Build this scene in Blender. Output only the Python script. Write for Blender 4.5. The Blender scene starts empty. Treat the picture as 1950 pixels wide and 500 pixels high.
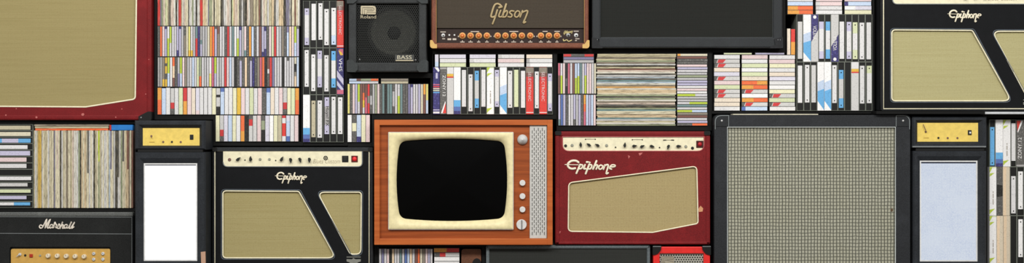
import bpy, bmesh, math, random
from mathutils import Vector
random.seed(7)
R = random.Random(11)
S = 0.00215            # metres per photo pixel on the shelf front plane
D = 5.0                # camera distance to that plane
FLOOR_PX = 560.0       # photo row of the floor (below the frame)
CZ = (FLOOR_PX - 250) * S
COL = bpy.context.scene.collection

# ------------------------------------------------------------------ materials
def lin(c):
    c = c / 255.0
    return c / 12.92 if c <= 0.04045 else ((c + 0.055) / 1.055) ** 2.4
def rgba(c): return (lin(c[0]), lin(c[1]), lin(c[2]), 1.0)
MATS = {}
def new_mat(key):
    m = bpy.data.materials.new(key); m.use_nodes = True
    nt = m.node_tree
    b = nt.nodes['Principled BSDF']
    return m, nt, b
def nd(nt, t, **kw):
    n = nt.nodes.new(t)
    for k, v in kw.items():
        if k.startswith('i_'):
            n.inputs[int(k[2:])].default_value = v
        else: setattr(n, k, v)
    return n
def math_n(nt, op, a, b=None, c=None):
    n = nt.nodes.new('ShaderNodeMath'); n.operation = op
    for i, v in enumerate((a, b, c)):
        if v is None: continue
        if isinstance(v, (int, float)): n.inputs[i].default_value = v
        else: nt.links.new(v, n.inputs[i])
    return n.outputs[0]
def mixc(nt, fac, a, b):
    n = nt.nodes.new('ShaderNodeMix'); n.data_type = 'RGBA'
    for s, v in ((n.inputs[0], fac), (n.inputs[6], a), (n.inputs[7], b)):
        if isinstance(v, (int, float)): s.default_value = v
        elif isinstance(v, tuple): s.default_value = v
        else: nt.links.new(v, s)
    return n.outputs[2]
def coords(nt, scale=(1, 1, 1)):
    tc = nt.nodes.new('ShaderNodeTexCoord'); mp = nt.nodes.new('ShaderNodeMapping')
    mp.inputs['Scale'].default_value = scale
    nt.links.new(tc.outputs['Object'], mp.inputs[0])
    return mp.outputs[0]
def randvec(nt, vec):
    oi = nt.nodes.new('ShaderNodeObjectInfo')
    v = nt.nodes.new('ShaderNodeVectorMath'); v.operation = 'ADD'
    s = math_n(nt, 'MULTIPLY', oi.outputs['Random'], 57.0)
    nt.links.new(vec, v.inputs[0]); nt.links.new(s, v.inputs[1])
    return v.outputs[0], oi.outputs['Random']
def noise(nt, vec, scale, detail=3.0, rough=0.6):
    n = nt.nodes.new('ShaderNodeTexNoise'); n.inputs['Scale'].default_value = scale
    n.inputs['Detail'].default_value = detail; n.inputs['Roughness'].default_value = rough
    nt.links.new(vec, n.inputs['Vector'])
    return n.outputs['Fac']
def ramp(nt, f, lo, hi):
    n = nt.nodes.new('ShaderNodeMapRange'); n.inputs[1].default_value = lo; n.inputs[2].default_value = hi
    n.interpolation_type = 'SMOOTHSTEP'
    nt.links.new(f, n.inputs[0]); return n.outputs[0]
def bump(nt, b, f, strength, dist=0.001):
    n = nt.nodes.new('ShaderNodeBump'); n.inputs['Strength'].default_value = strength
    n.inputs['Distance'].default_value = dist
    nt.links.new(f, n.inputs['Height']); nt.links.new(n.outputs[0], b.inputs['Normal'])

def plain(name, c, rough=0.6, spec=0.3, metal=0.0):
    if name in MATS: return MATS[name]
    m, nt, b = new_mat(name)
    v = coords(nt); f = noise(nt, v, 60)
    col = mixc(nt, ramp(nt, f, 0.3, 0.75), rgba(c), rgba(tuple(x * 0.93 for x in c)))
    nt.links.new(col, b.inputs['Base Color'])
    b.inputs['Roughness'].default_value = rough; b.inputs['Specular IOR Level'].default_value = spec
    b.inputs['Metallic'].default_value = metal
    MATS[name] = m; return m
def tolex(name, c, c2=None, bs=0.5, spec=0.25, rough=0.6, scale=420):
    if name in MATS: return MATS[name]
    m, nt, b = new_mat(name)
    v = coords(nt); f = noise(nt, v, scale, 2)
    g = noise(nt, v, 14, 4)
    c2 = c2 or tuple(x * 0.7 for x in c)
    col = mixc(nt, ramp(nt, f, 0.35, 0.65), rgba(c2), rgba(c))
    col = mixc(nt, math_n(nt, 'MULTIPLY', ramp(nt, g, 0.45, 0.8), 0.35), col, rgba(tuple(min(255, x * 1.25 + 4) for x in c)))
    nt.links.new(col, b.inputs['Base Color'])
    b.inputs['Roughness'].default_value = rough; b.inputs['Specular IOR Level'].default_value = spec
    bump(nt, b, f, bs)
    MATS[name] = m; return m
def cloth(name, c, dark, streak, px=2.1, py=2.1, amt=0.5):
    """fine woven grille cloth with horizontal streaks"""
    if name in MATS: return MATS[name]
    m, nt, b = new_mat(name)
    v = coords(nt); sx = nt.nodes.new('ShaderNodeSeparateXYZ'); nt.links.new(v, sx.inputs[0])
    wx = math_n(nt, 'SINE', math_n(nt, 'MULTIPLY', sx.outputs['X'], 2 * math.pi / (px * S)))
    wz = math_n(nt, 'SINE', math_n(nt, 'MULTIPLY', sx.outputs['Z'], 2 * math.pi / (py * S)))
    w = math_n(nt, 'MULTIPLY_ADD', math_n(nt, 'ADD', wx, wz), 0.25, 0.5)
    st = noise(nt, coords(nt, (3, 1, 160)), 1.0, 4, 0.7)
    bl = noise(nt, coords(nt, (200, 1, 200)), 1.0, 2, 0.7)
    col = mixc(nt, math_n(nt, 'MULTIPLY', w, amt), rgba(c), rgba(dark))
    col = mixc(nt, math_n(nt, 'MULTIPLY', ramp(nt, st, 0.38, 0.68), 0.5), col, rgba(streak))
    col = mixc(nt, math_n(nt, 'MULTIPLY', ramp(nt, bl, 0.45, 0.75), 0.35), col, rgba(dark))
    nt.links.new(col, b.inputs['Base Color']); b.inputs['Roughness'].default_value = 0.85
    b.inputs['Specular IOR Level'].default_value = 0.15
    bump(nt, b, w, 0.3)
    MATS[name] = m; return m
def basket(name):
    """salt and pepper check weave"""
    if name in MATS: return MATS[name]
    m, nt, b = new_mat(name)
    v = coords(nt); wob = noise(nt, coords(nt, (30, 1, 30)), 1.0, 2)
    sx = nt.nodes.new('ShaderNodeSeparateXYZ'); nt.links.new(v, sx.inputs[0])
    wv = math_n(nt, 'MULTIPLY', wob, 0.35)
    fx = math_n(nt, 'FRACT', math_n(nt, 'ADD', math_n(nt, 'MULTIPLY', sx.outputs['X'], 1 / (6.05 * S)), wv))
    fz = math_n(nt, 'FRACT', math_n(nt, 'ADD', math_n(nt, 'MULTIPLY', sx.outputs['Z'], 1 / (6.5 * S)), wv))
    ax = math_n(nt, 'ABSOLUTE', math_n(nt, 'SUBTRACT', fx, 0.5)); az = math_n(nt, 'ABSOLUTE', math_n(nt, 'SUBTRACT', fz, 0.5))
    lx = ramp(nt, ax, 0.28, 0.46); lz = ramp(nt, az, 0.30, 0.47)
    line = math_n(nt, 'MAXIMUM', math_n(nt, 'MULTIPLY', lx, 1.0), math_n(nt, 'MULTIPLY', lz, 0.85))
    n2 = noise(nt, v, 500, 2); n3 = noise(nt, v, 6, 3)
    base = mixc(nt, ramp(nt, n2, 0.35, 0.7), rgba((178, 176, 158)), rgba((150, 150, 132)))
    base = mixc(nt, math_n(nt, 'MULTIPLY', ramp(nt, n3, 0.4, 0.7), 0.35), base, rgba((165, 162, 138)))
    col = mixc(nt, line, base, rgba((74, 74, 66)))
    nt.links.new(col, b.inputs['Base Color']); b.inputs['Roughness'].default_value = 0.9
    b.inputs['Specular IOR Level'].default_value = 0.1
    bump(nt, b, math_n(nt, 'SUBTRACT', 1.0, line), 0.4)
    MATS[name] = m; return m
def hexholes(nt, pitch):
    v = coords(nt); sx = nt.nodes.new('ShaderNodeSeparateXYZ'); nt.links.new(v, sx.inputs[0])
    def dots(off):
        a = math_n(nt, 'SUBTRACT', math_n(nt, 'FRACT', math_n(nt, 'ADD', math_n(nt, 'MULTIPLY', sx.outputs['X'], 1 / pitch), off)), 0.5)
        c = math_n(nt, 'SUBTRACT', math_n(nt, 'FRACT', math_n(nt, 'ADD', math_n(nt, 'MULTIPLY', sx.outputs['Z'], 1 / (pitch * 1.732)), off)), 0.5)
        c = math_n(nt, 'MULTIPLY', c, 1.732)
        return math_n(nt, 'ADD', math_n(nt, 'MULTIPLY', a, a), math_n(nt, 'MULTIPLY', c, c))
    return math_n(nt, 'MINIMUM', dots(0.0), dots(0.5))
def perforated(name, c, pitch_px, see_through):
    if name in MATS: return MATS[name]
    m, nt, b = new_mat(name)
    d = hexholes(nt, pitch_px * S)
    hole = math_n(nt, 'SUBTRACT', 1.0, ramp(nt, d, *((0.075, 0.13) if see_through else (0.06, 0.12))))
    b.inputs['Roughness'].default_value = 0.6; b.inputs['Specular IOR Level'].default_value = 0.15
    if see_through:
        b.inputs['Base Color'].default_value = rgba(c)
        nt.links.new(math_n(nt, 'SUBTRACT', 1.0, hole), b.inputs['Alpha'])
    else:
        nt.links.new(mixc(nt, hole, rgba(c), rgba((18, 18, 18))), b.inputs['Base Color'])
    MATS[name] = m; return m
def wood(name, c, dark, rough=0.45, zscale=60):
    if name in MATS: return MATS[name]
    m, nt, b = new_mat(name)
    f = noise(nt, coords(nt, (2.2, 2.2, zscale)), 1.0, 5, 0.65)
    g = noise(nt, coords(nt, (8, 8, 420)), 1.0, 2)
    col = mixc(nt, ramp(nt, f, 0.32, 0.72), rgba(c), rgba(dark))
    col = mixc(nt, math_n(nt, 'MULTIPLY', ramp(nt, g, 0.4, 0.8), 0.25), col, rgba(tuple(x * 0.7 for x in dark)))
    nt.links.new(col, b.inputs['Base Color']); b.inputs['Roughness'].default_value = rough
    b.inputs['Specular IOR Level'].default_value = 0.25
    MATS[name] = m; return m
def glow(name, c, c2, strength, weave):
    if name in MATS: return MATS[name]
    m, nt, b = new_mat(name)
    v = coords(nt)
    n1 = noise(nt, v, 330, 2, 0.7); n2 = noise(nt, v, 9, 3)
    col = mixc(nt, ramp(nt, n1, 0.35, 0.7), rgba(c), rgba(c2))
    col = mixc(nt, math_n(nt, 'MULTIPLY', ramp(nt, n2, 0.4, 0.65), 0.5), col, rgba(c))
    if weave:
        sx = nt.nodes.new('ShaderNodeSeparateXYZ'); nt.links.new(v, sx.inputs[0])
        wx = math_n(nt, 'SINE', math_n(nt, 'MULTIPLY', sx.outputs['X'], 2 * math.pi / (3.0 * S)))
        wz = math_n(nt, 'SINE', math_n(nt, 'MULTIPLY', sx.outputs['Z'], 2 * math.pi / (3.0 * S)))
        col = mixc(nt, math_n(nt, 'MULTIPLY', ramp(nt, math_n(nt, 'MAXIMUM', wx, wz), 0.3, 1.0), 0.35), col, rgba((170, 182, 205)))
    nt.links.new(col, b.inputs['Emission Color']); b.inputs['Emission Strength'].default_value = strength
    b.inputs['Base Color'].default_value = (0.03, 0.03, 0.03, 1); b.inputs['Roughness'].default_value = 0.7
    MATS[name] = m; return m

PAL = dict(w=(222, 220, 218), W=(240, 238, 235), c=(216, 207, 178), C=(192, 182, 150), g=(168, 165, 162), G=(204, 202, 198),
           d=(92, 90, 86), k=(42, 41, 38), r=(216, 58, 58), o=(242, 108, 58), O=(236, 160, 64), y=(226, 216, 118), Y=(232, 186, 60),
           l=(186, 206, 62), L=(212, 219, 172), v=(194, 189, 214), V=(126, 122, 158), b=(86, 112, 178), B=(190, 208, 232),
           n=(58, 54, 110), p=(228, 202, 200), P=(206, 100, 122), m=(126, 84, 74), t=(112, 140, 140), e=(142, 131, 115),
           E=(232, 203, 166), s=(152, 160, 128), X=(96, 172, 226), Z=(136, 196, 236), a=(208, 219, 234), u=(214, 210, 222), i=(230, 214, 192), h=(219, 223, 190), q=(228, 214, 214), j=(229, 225, 184), x=(206, 203, 204), f=(184, 182, 182), z=(180, 175, 202), R=(232, 62, 52), T=(214, 199, 172))
WORD = dict(w='white', W='bright white', c='cream', C='beige', g='grey', G='light grey', d='dark grey', k='black', r='red', o='orange',
            O='amber', y='yellow', Y='golden', l='lime', L='pale green', v='lavender', V='dusky purple', b='blue', B='pale blue',
            n='navy', p='pale pink', P='pink', m='maroon', t='teal', e='taupe', E='peach', s='sage', X='sky blue', Z='sky blue', a='pale blue', u='pale lavender', i='pale peach', h='pale green', q='pale pink', j='pale yellow', x='soft white', f='silver grey', z='lavender grey', R='scarlet', T='buff')
def spine_mat(ch):
    key = 'printed_' + WORD[ch].replace(' ', '_')
    if key in MATS: return MATS[key]
    m, nt, b = new_mat(key); c = PAL[ch]; g = sum(c) / 3; c = tuple(x * 0.88 + g * 0.12 for x in c)
    v, rnd = randvec(nt, coords(nt)); f = noise(nt, v, 190, 2, 0.6)
    lum = sum(c) / 3
    mark = tuple(x * 0.55 for x in c) if lum > 90 else tuple(min(255, x * 1.9 + 25) for x in c)
    col = mixc(nt, math_n(nt, 'MULTIPLY', ramp(nt, f, 0.52, 0.72), 0.34), rgba(c), rgba(mark))
    var = mixc(nt, math_n(nt, 'MULTIPLY', rnd, 0.14), col, rgba(tuple(x * 0.6 for x in c)))
    nt.links.new(var, b.inputs['Base Color']); b.inputs['Roughness'].default_value = 0.5
    b.inputs['Specular IOR Level'].default_value = 0.25
    MATS[key] = m; return m
def sleeve_mat(ch, horiz):
    key = 'worn_card_%s_%s' % (WORD[ch].replace(' ', '_'), 'flat' if horiz else 'upright')
    if key in MATS: return MATS[key]
    m, nt, b = new_mat(key); c = dict(p=(212, 194, 178), E=(214, 192, 156), Y=(206, 172, 84), O=(216, 168, 104), r=(200, 66, 62), w=(218, 214, 202), k=(54, 52, 46), v=(178, 172, 178), V=(128, 124, 142), B=(176, 188, 196), W=(226, 221, 204)).get(ch, PAL[ch])
    sc = (20, 300, 480) if horiz else (520, 300, 34)
    v, rnd = randvec(nt, coords(nt, sc)); f = noise(nt, v, 1.0, 4, 0.7)
    v2, _ = randvec(nt, coords(nt, (9, 9, 300) if horiz else (300, 9, 9))); f2 = noise(nt, v2, 1.0, 3, 0.7)
    lum = sum(c) / 3
    dk = ((58, 50, 38) if horiz else (84, 76, 60)) if lum > 100 else (150, 140, 116)
    lt = (228, 219, 194) if lum > 100 else (38, 36, 32)
    col = mixc(nt, math_n(nt, 'MULTIPLY', ramp(nt, f, 0.46, 0.68), 0.8), rgba(c), rgba(dk))
    col = mixc(nt, math_n(nt, 'MULTIPLY', ramp(nt, f2, 0.55, 0.75), 0.5), col, rgba(lt))
    nt.links.new(col, b.inputs['Base Color']); b.inputs['Roughness'].default_value = 0.8
    b.inputs['Specular IOR Level'].default_value = 0.15
    MATS[key] = m; return m

# ------------------------------------------------------------------ builder
def sub(o, a, b, t): return a + (b - a) * t
class Frame:
    """photo-pixel frame of one thing: a true flat scale set by the distance of its front"""
    def __init__(self, yf, origin=(975, 560, 0)):
        self.k = (D + yf) / D * S
        self.o = Vector((0, 0, 0)); self.o = self.w(*origin)
    def w(self, px, py, y): return Vector(((px - 975) * self.k, y, CZ + (250 - py) * self.k)) - self.o
class MB:
    def __init__(self, fr): self.f = fr; self.bm = bmesh.new(); self.mats = []
    def mi(self, m):
        if m not in self.mats: self.mats.append(m)
        return self.mats.index(m)
    def box(self, x0, y0, x1, y1, yf, yb, m, bev=0.0, seg=2, front_only=False):
        t = bmesh.new(); p = self.f.w
        vs = [t.verts.new(p(x, y, d)) for d in (yf, yb) for (x, y) in ((x0, y0), (x1, y0), (x1, y1), (x0, y1))]
        for q in ((0, 1, 2, 3), (4, 7, 6, 5), (0, 4, 5, 1), (1, 5, 6, 2), (2, 6, 7, 3), (3, 7, 4, 0)):
            t.faces.new([vs[i] for i in q])
        if bev:
            bmesh.ops.bevel(t, geom=list(t.edges), offset=min(bev * S, 0.45 * abs(yb - yf)), segments=seg, affect='EDGES', profile=0.5)
        self.merge(t, m)
    def merge(self, t, m):
        bmesh.ops.recalc_face_normals(t, faces=t.faces)
        i = self.mi(m); mp = {v: self.bm.verts.new(v.co) for v in t.verts}
        for f in t.faces:
            try: nf = self.bm.faces.new([mp[v] for v in f.verts])
            except ValueError: continue
            nf.material_index = i if f.material_index == 0 else f.material_index
            nf.smooth = f.smooth
        t.free()
    def panel(self, outer, holes, yf, yb, m, slope=0.0):
        """flat extruded outline (px) with real openings"""
        t = bmesh.new(); p = self.f.w
        loops = [outer] + list(holes); edges = []; fl = []
        for L in loops:
            vs = [t.verts.new(p(x, y, yf)) for x, y in L]; fl.append(vs)
            for i in range(len(vs)): edges.append(t.edges.new((vs[i], vs[(i + 1) % len(vs)])))
        bmesh.ops.triangle_fill(t, edges=edges, use_beauty=True, use_dissolve=False)
        for L, vs in zip(loops, fl):
            bs = [t.verts.new(p(x, y, yb)) for x, y in L]
            n = len(vs)
            for i in range(n): t.faces.new((vs[i], vs[(i + 1) % n], bs[(i + 1) % n], bs[i]))
            if not holes: t.faces.new(bs)
        self.merge(t, m)
    def rings(self, rings, m, cap0=False, cap1=False, smooth=True):
        """rings: lists of (px,py,y) of equal length, closed"""
        t = bmesh.new(); p = self.f.w
        R_ = [[t.verts.new(p(*q)) for q in r] for r in rings]; n = len(R_[0])
        for a, b in zip(R_, R_[1:]):
            for i in range(n):
                f = t.faces.new((a[i], a[(i + 1) % n], b[(i + 1) % n], b[i])); f.smooth = smooth
        if cap0: t.faces.new(R_[0])
        if cap1: t.faces.new(R_[-1])
        self.merge(t, m)
    def cyl(self, cx, cy, r0, y0, r1, y1, m, n=20, smooth=True, cap0=False, cap1=True):
        c = lambda r, y: [(cx + r * math.cos(2 * math.pi * i / n), cy + r * math.sin(2 * math.pi * i / n), y) for i in range(n)]
        self.rings([c(r0, y0), c(r1, y1)], m, cap0, cap1, smooth)
    def knob(self, cx, cy, prof, m, n=20):
        c = lambda r, y: [(cx + r * math.cos(2 * math.pi * i / n), cy + r * math.sin(2 * math.pi * i / n), y) for i in range(n)]
        self.rings([c(r, y) for r, y in prof], m, False, True)
    def tube(self, path, r, y, m, closed=True, n=8):
        """piping along a px path; r in px"""
        P = [Vector((a, b)) for a, b in path]; N = len(P); rings = []
        for i in range(N):
            a = P[i - 1] if (closed or i > 0) else P[i]; b = P[(i + 1) % N] if (closed or i < N - 1) else P[i]
            tdir = (b - a).normalized(); nr = Vector((-tdir.y, tdir.x))
            rings.append([(P[i].x + nr.x * r * math.cos(2 * math.pi * k / n), P[i].y + nr.y * r * math.cos(2 * math.pi * k / n),
                           y - r * S * math.sin(2 * math.pi * k / n)) for k in range(n)])
        if closed: rings.append(rings[0])
        self.rings(rings, m)
    def ribbon(self, pts, w, yf, yb, m, smooth=3):
        P = [Vector(q) for q in pts]
        if smooth and len(P) > 2:
            Q = []
            for i in range(len(P) - 1):
                p0 = P[max(i - 1, 0)]; p1 = P[i]; p2 = P[i + 1]; p3 = P[min(i + 2, len(P) - 1)]
                for k in range(smooth):
                    u = k / smooth
                    Q.append(0.5 * ((2 * p1) + (p2 - p0) * u + (2 * p0 - 5 * p1 + 4 * p2 - p3) * u * u + (3 * p1 - p0 - 3 * p2 + p3) * u ** 3))
            Q.append(P[-1]); P = Q
        d = abs(yb - yf); n = 10; rings = []
        def ring(q, nr, sc):
            return [(q.x + nr.x * w / 2 * sc * math.cos(2 * math.pi * k / n), q.y + nr.y * w / 2 * sc * math.cos(2 * math.pi * k / n), (yf + yb) / 2 - d / 2 * sc * math.sin(2 * math.pi * k / n)) for k in range(n)]
        for i, q in enumerate(P):
            a = P[max(i - 1, 0)]; b = P[min(i + 1, len(P) - 1)]
            t = (b - a); t = t.normalized() if t.length > 1e-6 else Vector((1, 0))
            nr = Vector((-t.y, t.x))
            if i == 0: rings += [ring(q - t * w * .45, nr, .35), ring(q - t * w * .3, nr, .8)]
            rings.append(ring(q, nr, 1.0))
            if i == len(P) - 1: rings += [ring(q + t * w * .3, nr, .8), ring(q + t * w * .45, nr, .35)]
        self.rings(rings, m, True, True)
    def build(self, name, parent=None, loc=None):
        bmesh.ops.recalc_face_normals
        me = bpy.data.meshes.new(name); self.bm.to_mesh(me); self.bm.free()
        for m in self.mats: me.materials.append(m)
        o = bpy.data.objects.new(name, me); COL.objects.link(o)
        if parent: o.parent = parent
        if loc is not None: o.location = loc
        return o
LABELS = {}
def tag(o, label, cat, group=None):
    n = len(label.split()); assert 4 <= n <= 16, (n, label)
    assert label not in LABELS, label
    LABELS[label] = 1
    o['label'] = label; o['category'] = cat
    if group: o['group'] = group
    return o
class Thing:
    def __init__(self, name, label, cat, x0, y0, x1, y1, yf, yb, group=None):
        self.f = Frame(yf); org = ((x0 + x1) / 2, y1, (yf + yb) / 2)
        w = self.f.w(*org); self.f.o = self.f.w(*org) + self.f.o
        o = bpy.data.objects.new(name, None); o.empty_display_size = 0.05; COL.objects.link(o)
        o.location = self.f.o; self.root = o; tag(o, label, cat, group)
        self.yf = yf; self.yb = yb
    def mb(self): return MB(self.f)
def solo(name, x0, y0, x1, y1, yf, yb):
    """frame for a thing that is itself one mesh (children may hang under it)"""
    f = Frame(yf); f.o = Vector((0, 0, 0)); f.o = f.w((x0 + x1) / 2, y1, (yf + yb) / 2)
    return f

def rounded(pts, r, n=6):
    out = []; N = len(pts)
    rr = r if isinstance(r, (list, tuple)) else [r] * N
    for i in range(N):
        a = Vector(pts[i - 1]); b = Vector(pts[i]); c = Vector(pts[(i + 1) % N])
        u = (a - b).normalized(); v = (c - b).normalized()
        ang = u.angle(v)
        if rr[i] <= 0: out.append((b.x, b.y)); continue
        t = min(rr[i] / math.tan(ang / 2), 0.48 * (a - b).length, 0.48 * (c - b).length)
        p0 = b + u * t; p1 = b + v * t
        for k in range(n + 1):
            s = k / n
            q = (1 - s) ** 2 * p0 + 2 * s * (1 - s) * b + s * s * p1
            out.append((q.x, q.y))
    return out
def rect(x0, y0, x1, y1): return [(x0, y0), (x1, y0), (x1, y1), (x0, y1)]

def text_polys(s, shear=0.0):
    cu = bpy.data.curves.new('lettering', 'FONT'); cu.body = s; cu.resolution_u = 3; cu.shear = shear
    ob = bpy.data.objects.new('lettering', cu); COL.objects.link(ob)
    dg = bpy.context.evaluated_depsgraph_get(); dg.update()
    me = bpy.data.meshes.new_from_object(ob.evaluated_get(dg))
    vs = [v.co.copy() for v in me.vertices]; fs = [tuple(p.vertices) for p in me.polygons]
    COL.objects.unlink(ob); bpy.data.objects.remove(ob); bpy.data.curves.remove(cu); bpy.data.meshes.remove(me)
    x0 = min(v.x for v in vs); x1 = max(v.x for v in vs); y0 = min(v.y for v in vs); y1 = max(v.y for v in vs)
    return [((v.x - x0) / (x1 - x0), (v.y - y0) / (y1 - y0)) for v in vs], fs
TXT = {}
def add_text(mb, s, x0, y0, x1, y1, yf, m, rot=0, shear=0.0, thick=0.0):
    """fit lettering into a px box; rot 1 reads downwards, -1 reads upwards"""
    if (s, shear) not in TXT: TXT[(s, shear)] = text_polys(s, shear)
    vs, fs = TXT[(s, shear)]
    t = bmesh.new(); V = []
    for a, b in vs:
        if rot == 0: q = (x0 + a * (x1 - x0), y1 - b * (y1 - y0))
        elif rot == 1: q = (x0 + b * (x1 - x0), y0 + a * (y1 - y0))
        else: q = (x1 - b * (x1 - x0), y1 - a * (y1 - y0))
        V.append(t.verts.new(mb.f.w(q[0], q[1], yf)))
    for f in fs:
        try: t.faces.new([V[i] for i in f])
        except ValueError: pass
    if thick:
        g = bmesh.ops.extrude_face_region(t, geom=list(t.faces))
        for e in g['geom']:
            if isinstance(e, bmesh.types.BMVert): e.co.y += thick
    mb.merge(t, m)

# ------------------------------------------------------------------ common materials
BLK = tolex('black_vinyl', (38, 39, 41), bs=0.5, spec=0.2)
BLK2 = tolex('charcoal_vinyl', (46, 49, 51), bs=0.5)
STK = tolex('stack_vinyl', (46, 49, 53), bs=0.4, spec=0.15)
DEEP = plain('shelf_black', (24, 24, 23), 0.7, 0.12)
BLKP = plain('black_plastic', (26, 26, 25), 0.5, 0.2)
RED = tolex('oxblood_vinyl', (122, 25, 27), (98, 18, 21), bs=0.35, spec=0.2)
CREAMP = plain('cream_piping', (236, 228, 196), 0.5, 0.3)
CREAM = plain('cream_panel', (236, 228, 194), 0.55, 0.25)
SILV = plain('silver', (205, 205, 203), 0.35, 0.5, 0.0)
CHROME = plain('dull_chrome', (150, 150, 150), 0.35, 0.5, 0.6)
GREYP = plain('grey_piping', (118, 122, 122), 0.5, 0.3)
BADGE = plain('badge_cream', (238, 228, 202), 0.45, 0.35)
INK = plain('black_ink', (38, 36, 34), 0.6, 0.1)
WINK = plain('white_ink', (232, 230, 226), 0.6, 0.1)
GINK = plain('grey_ink', (168, 160, 150), 0.6, 0.1)
TANC = cloth('tan_grille_cloth', (172, 160, 114), (130, 118, 74), (152, 139, 92))
BIGC = cloth('large_tan_grille_cloth', (158, 145, 100), (132, 120, 78), (143, 130, 86), amt=0.35)
GLAREC = cloth('glare_tan_grille_cloth', (184, 177, 132), (146, 137, 94), (164, 155, 110))  # lighter and greener: glare on the cloth is put into its colour
REDC = cloth('wheat_grille_cloth', (182, 166, 120), (124, 104, 68), (166, 148, 104), 3.0, 3.0, 0.62)
DARKC = cloth('black_grille_cloth', (38, 39, 36), (26, 26, 24), (32, 33, 30))
DARKG = cloth('charcoal_grille_cloth', (52, 53, 50), (36, 37, 34), (44, 45, 42))
BROWNC = cloth('shaded_brown_grille_cloth', (74, 66, 56), (50, 44, 37), (64, 57, 48), 2.6, 2.6)  # darkened: the shadow over this cloth is put into its colour
BRASS = plain('brass', (205, 165, 95), 0.4, 0.5, 0.2)
GOLD = plain('gold_panel', (222, 184, 96), 0.45, 0.35)
GOLD2 = plain('bright_gold_panel', (236, 206, 104), 0.45, 0.35)
CLEARG = plain('clear_plastic_edge', (122, 126, 116), 0.35, 0.4)
CASEM = plain('shaded_case_plastic', (74, 73, 70), 0.35, 0.4)  # kept dark so the shade between cases sits in the plastic's colour
REDL = plain('red_lamp', (228, 40, 44), 0.35, 0.5)

# ------------------------------------------------------------------ shelving and room
def shelf(label, boards, back, light=None):
    xs = [b[0] for b in boards] + [b[2] for b in boards]; ys = [b[1] for b in boards] + [b[3] for b in boards]
    t = Thing('shelf_unit', label, 'shelf', min(xs), min(ys), max(xs), max(ys), 0.0, 0.41, 'black shelf units')
    for b in boards:
        mb = t.mb(); mb.box(b[0], b[1], b[2], b[3], 0.02, 0.40, DEEP, 0.4)
        nm = 'side_panel' if (b[3] - b[1]) > (b[2] - b[0]) else 'shelf_board'
        mb.build(nm, t.root)
    for b in back:
        mb = t.mb(); mb.box(b[0], b[1], b[2], b[3], 0.401, 0.41, DEEP); mb.build('back_panel', t.root)
shelf('low black shelf holding sideways video tapes and upright records', [(-165, 228.8, 256, 235), (-40, 235, -34, 396), (253.6, 235, 256.5, 396), (-40, 396.4, 256.5, 402.6)], [(-40, 229, 256, 402)])
shelf('tall black shelf of CDs and cassettes stepped around the small lit stack', [(291, -112, 297.4, 219), (291, -118, 576, -112), (291, 219, 408.4, 227.5), (403.4, 227.5, 408.4, 269.5), (403.4, 269.5, 576, 277.5), (571.8, -112, 576, 269.5)],
      [(291, -118, 576, 219), (403.4, 219, 576, 277)])
shelf('narrow black rack of three tiers of video tapes', [(576.2, -10, 661, -2), (655, -2, 661, 270.5), (576.2, 270.5, 661, 277.5)], [(576.2, -10, 661, 277)])
shelf('black shelf under the small bass amplifier with a row of CDs', [(661.2, 138.6, 819, 148), (819, 138.6, 822.6, 227), (706.5, 217, 819, 227), (706.5, 227, 711.5, 279), (661.2, 271, 706.5, 279)], [(661.2, 138.6, 822, 217), (661.2, 217, 711, 279)])
shelf('black shelf above the wooden television', [(822.8, 93.2, 1060, 102.3), (822.8, 102.3, 824.2, 217.6), (1053.4, 102.3, 1060, 217.6), (822.8, 217.6, 1060, 226.4)], [(822.8, 94, 1060, 226)])
shelf('black shelf above the small red amplifier with stacked records', [(1060.2, 92.4, 1357, 101.3), (1060.2, 101.3, 1061.6, 239.5), (1349.4, 101.3, 1357, 239.5), (1060.2, 239.5, 1357, 248.5)], [(1060.2, 92.6, 1357, 248)])
shelf('stepped black shelf of stacked cassettes and video tapes at right', [(1357.2, 92.4, 1498, 99.3), (1491.5, -14, 1498, 92.4), (1498, -20, 1668, -14), (1663.4, -14, 1668, 211), (1357.2, 211, 1668, 216.2), (1357.2, 99.3, 1358.6, 211)],
      [(1357.2, 99, 1498, 216), (1498, -20, 1668, 216)])
shelf('black shelf of video tapes at the right edge of the photo', [(1876, 217.4, 1884, 560), (1884, 217.4, 1966, 224), (1884, 503.8, 1966, 509), (1960, 224, 1966, 503.8)], [(1876, 217.4, 1966, 560)])
shelf('low black shelf of CDs and cassettes under the television', [(712, 466.5, 925, 471), (712, 471, 720.6, 560), (917.5, 471, 924, 560), (720.6, 531, 917.5, 537)], [(712, 466.5, 924, 560)])
f = solo('shelf_board', 1668.4, 210.8, 2005, 217, -0.05, 0.4); mb = MB(f)
mb.box(1669, 211, 1876, 216.8, -0.05, 0.4, DEEP, 0.3); mb.box(1876, 212.4, 2005, 216.9, -0.05, 0.4, plain('pale_board', (196, 198, 200), 0.5, 0.3), 0.3)
tag(mb.build('shelf_board', None, f.o), 'long shelf board under the right amplifier, pale grey at its right end', 'shelf')
f = solo('plinth', 404, 509, 711, 560, 0.0, 0.3); mb = MB(f); mb.box(404, 508.8, 711, 560, 0.0, 0.3, DEEP, 0.6)
tag(mb.build('plinth', None, f.o), 'low black plinth carrying the black amplifier left of the television', 'plinth')

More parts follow.
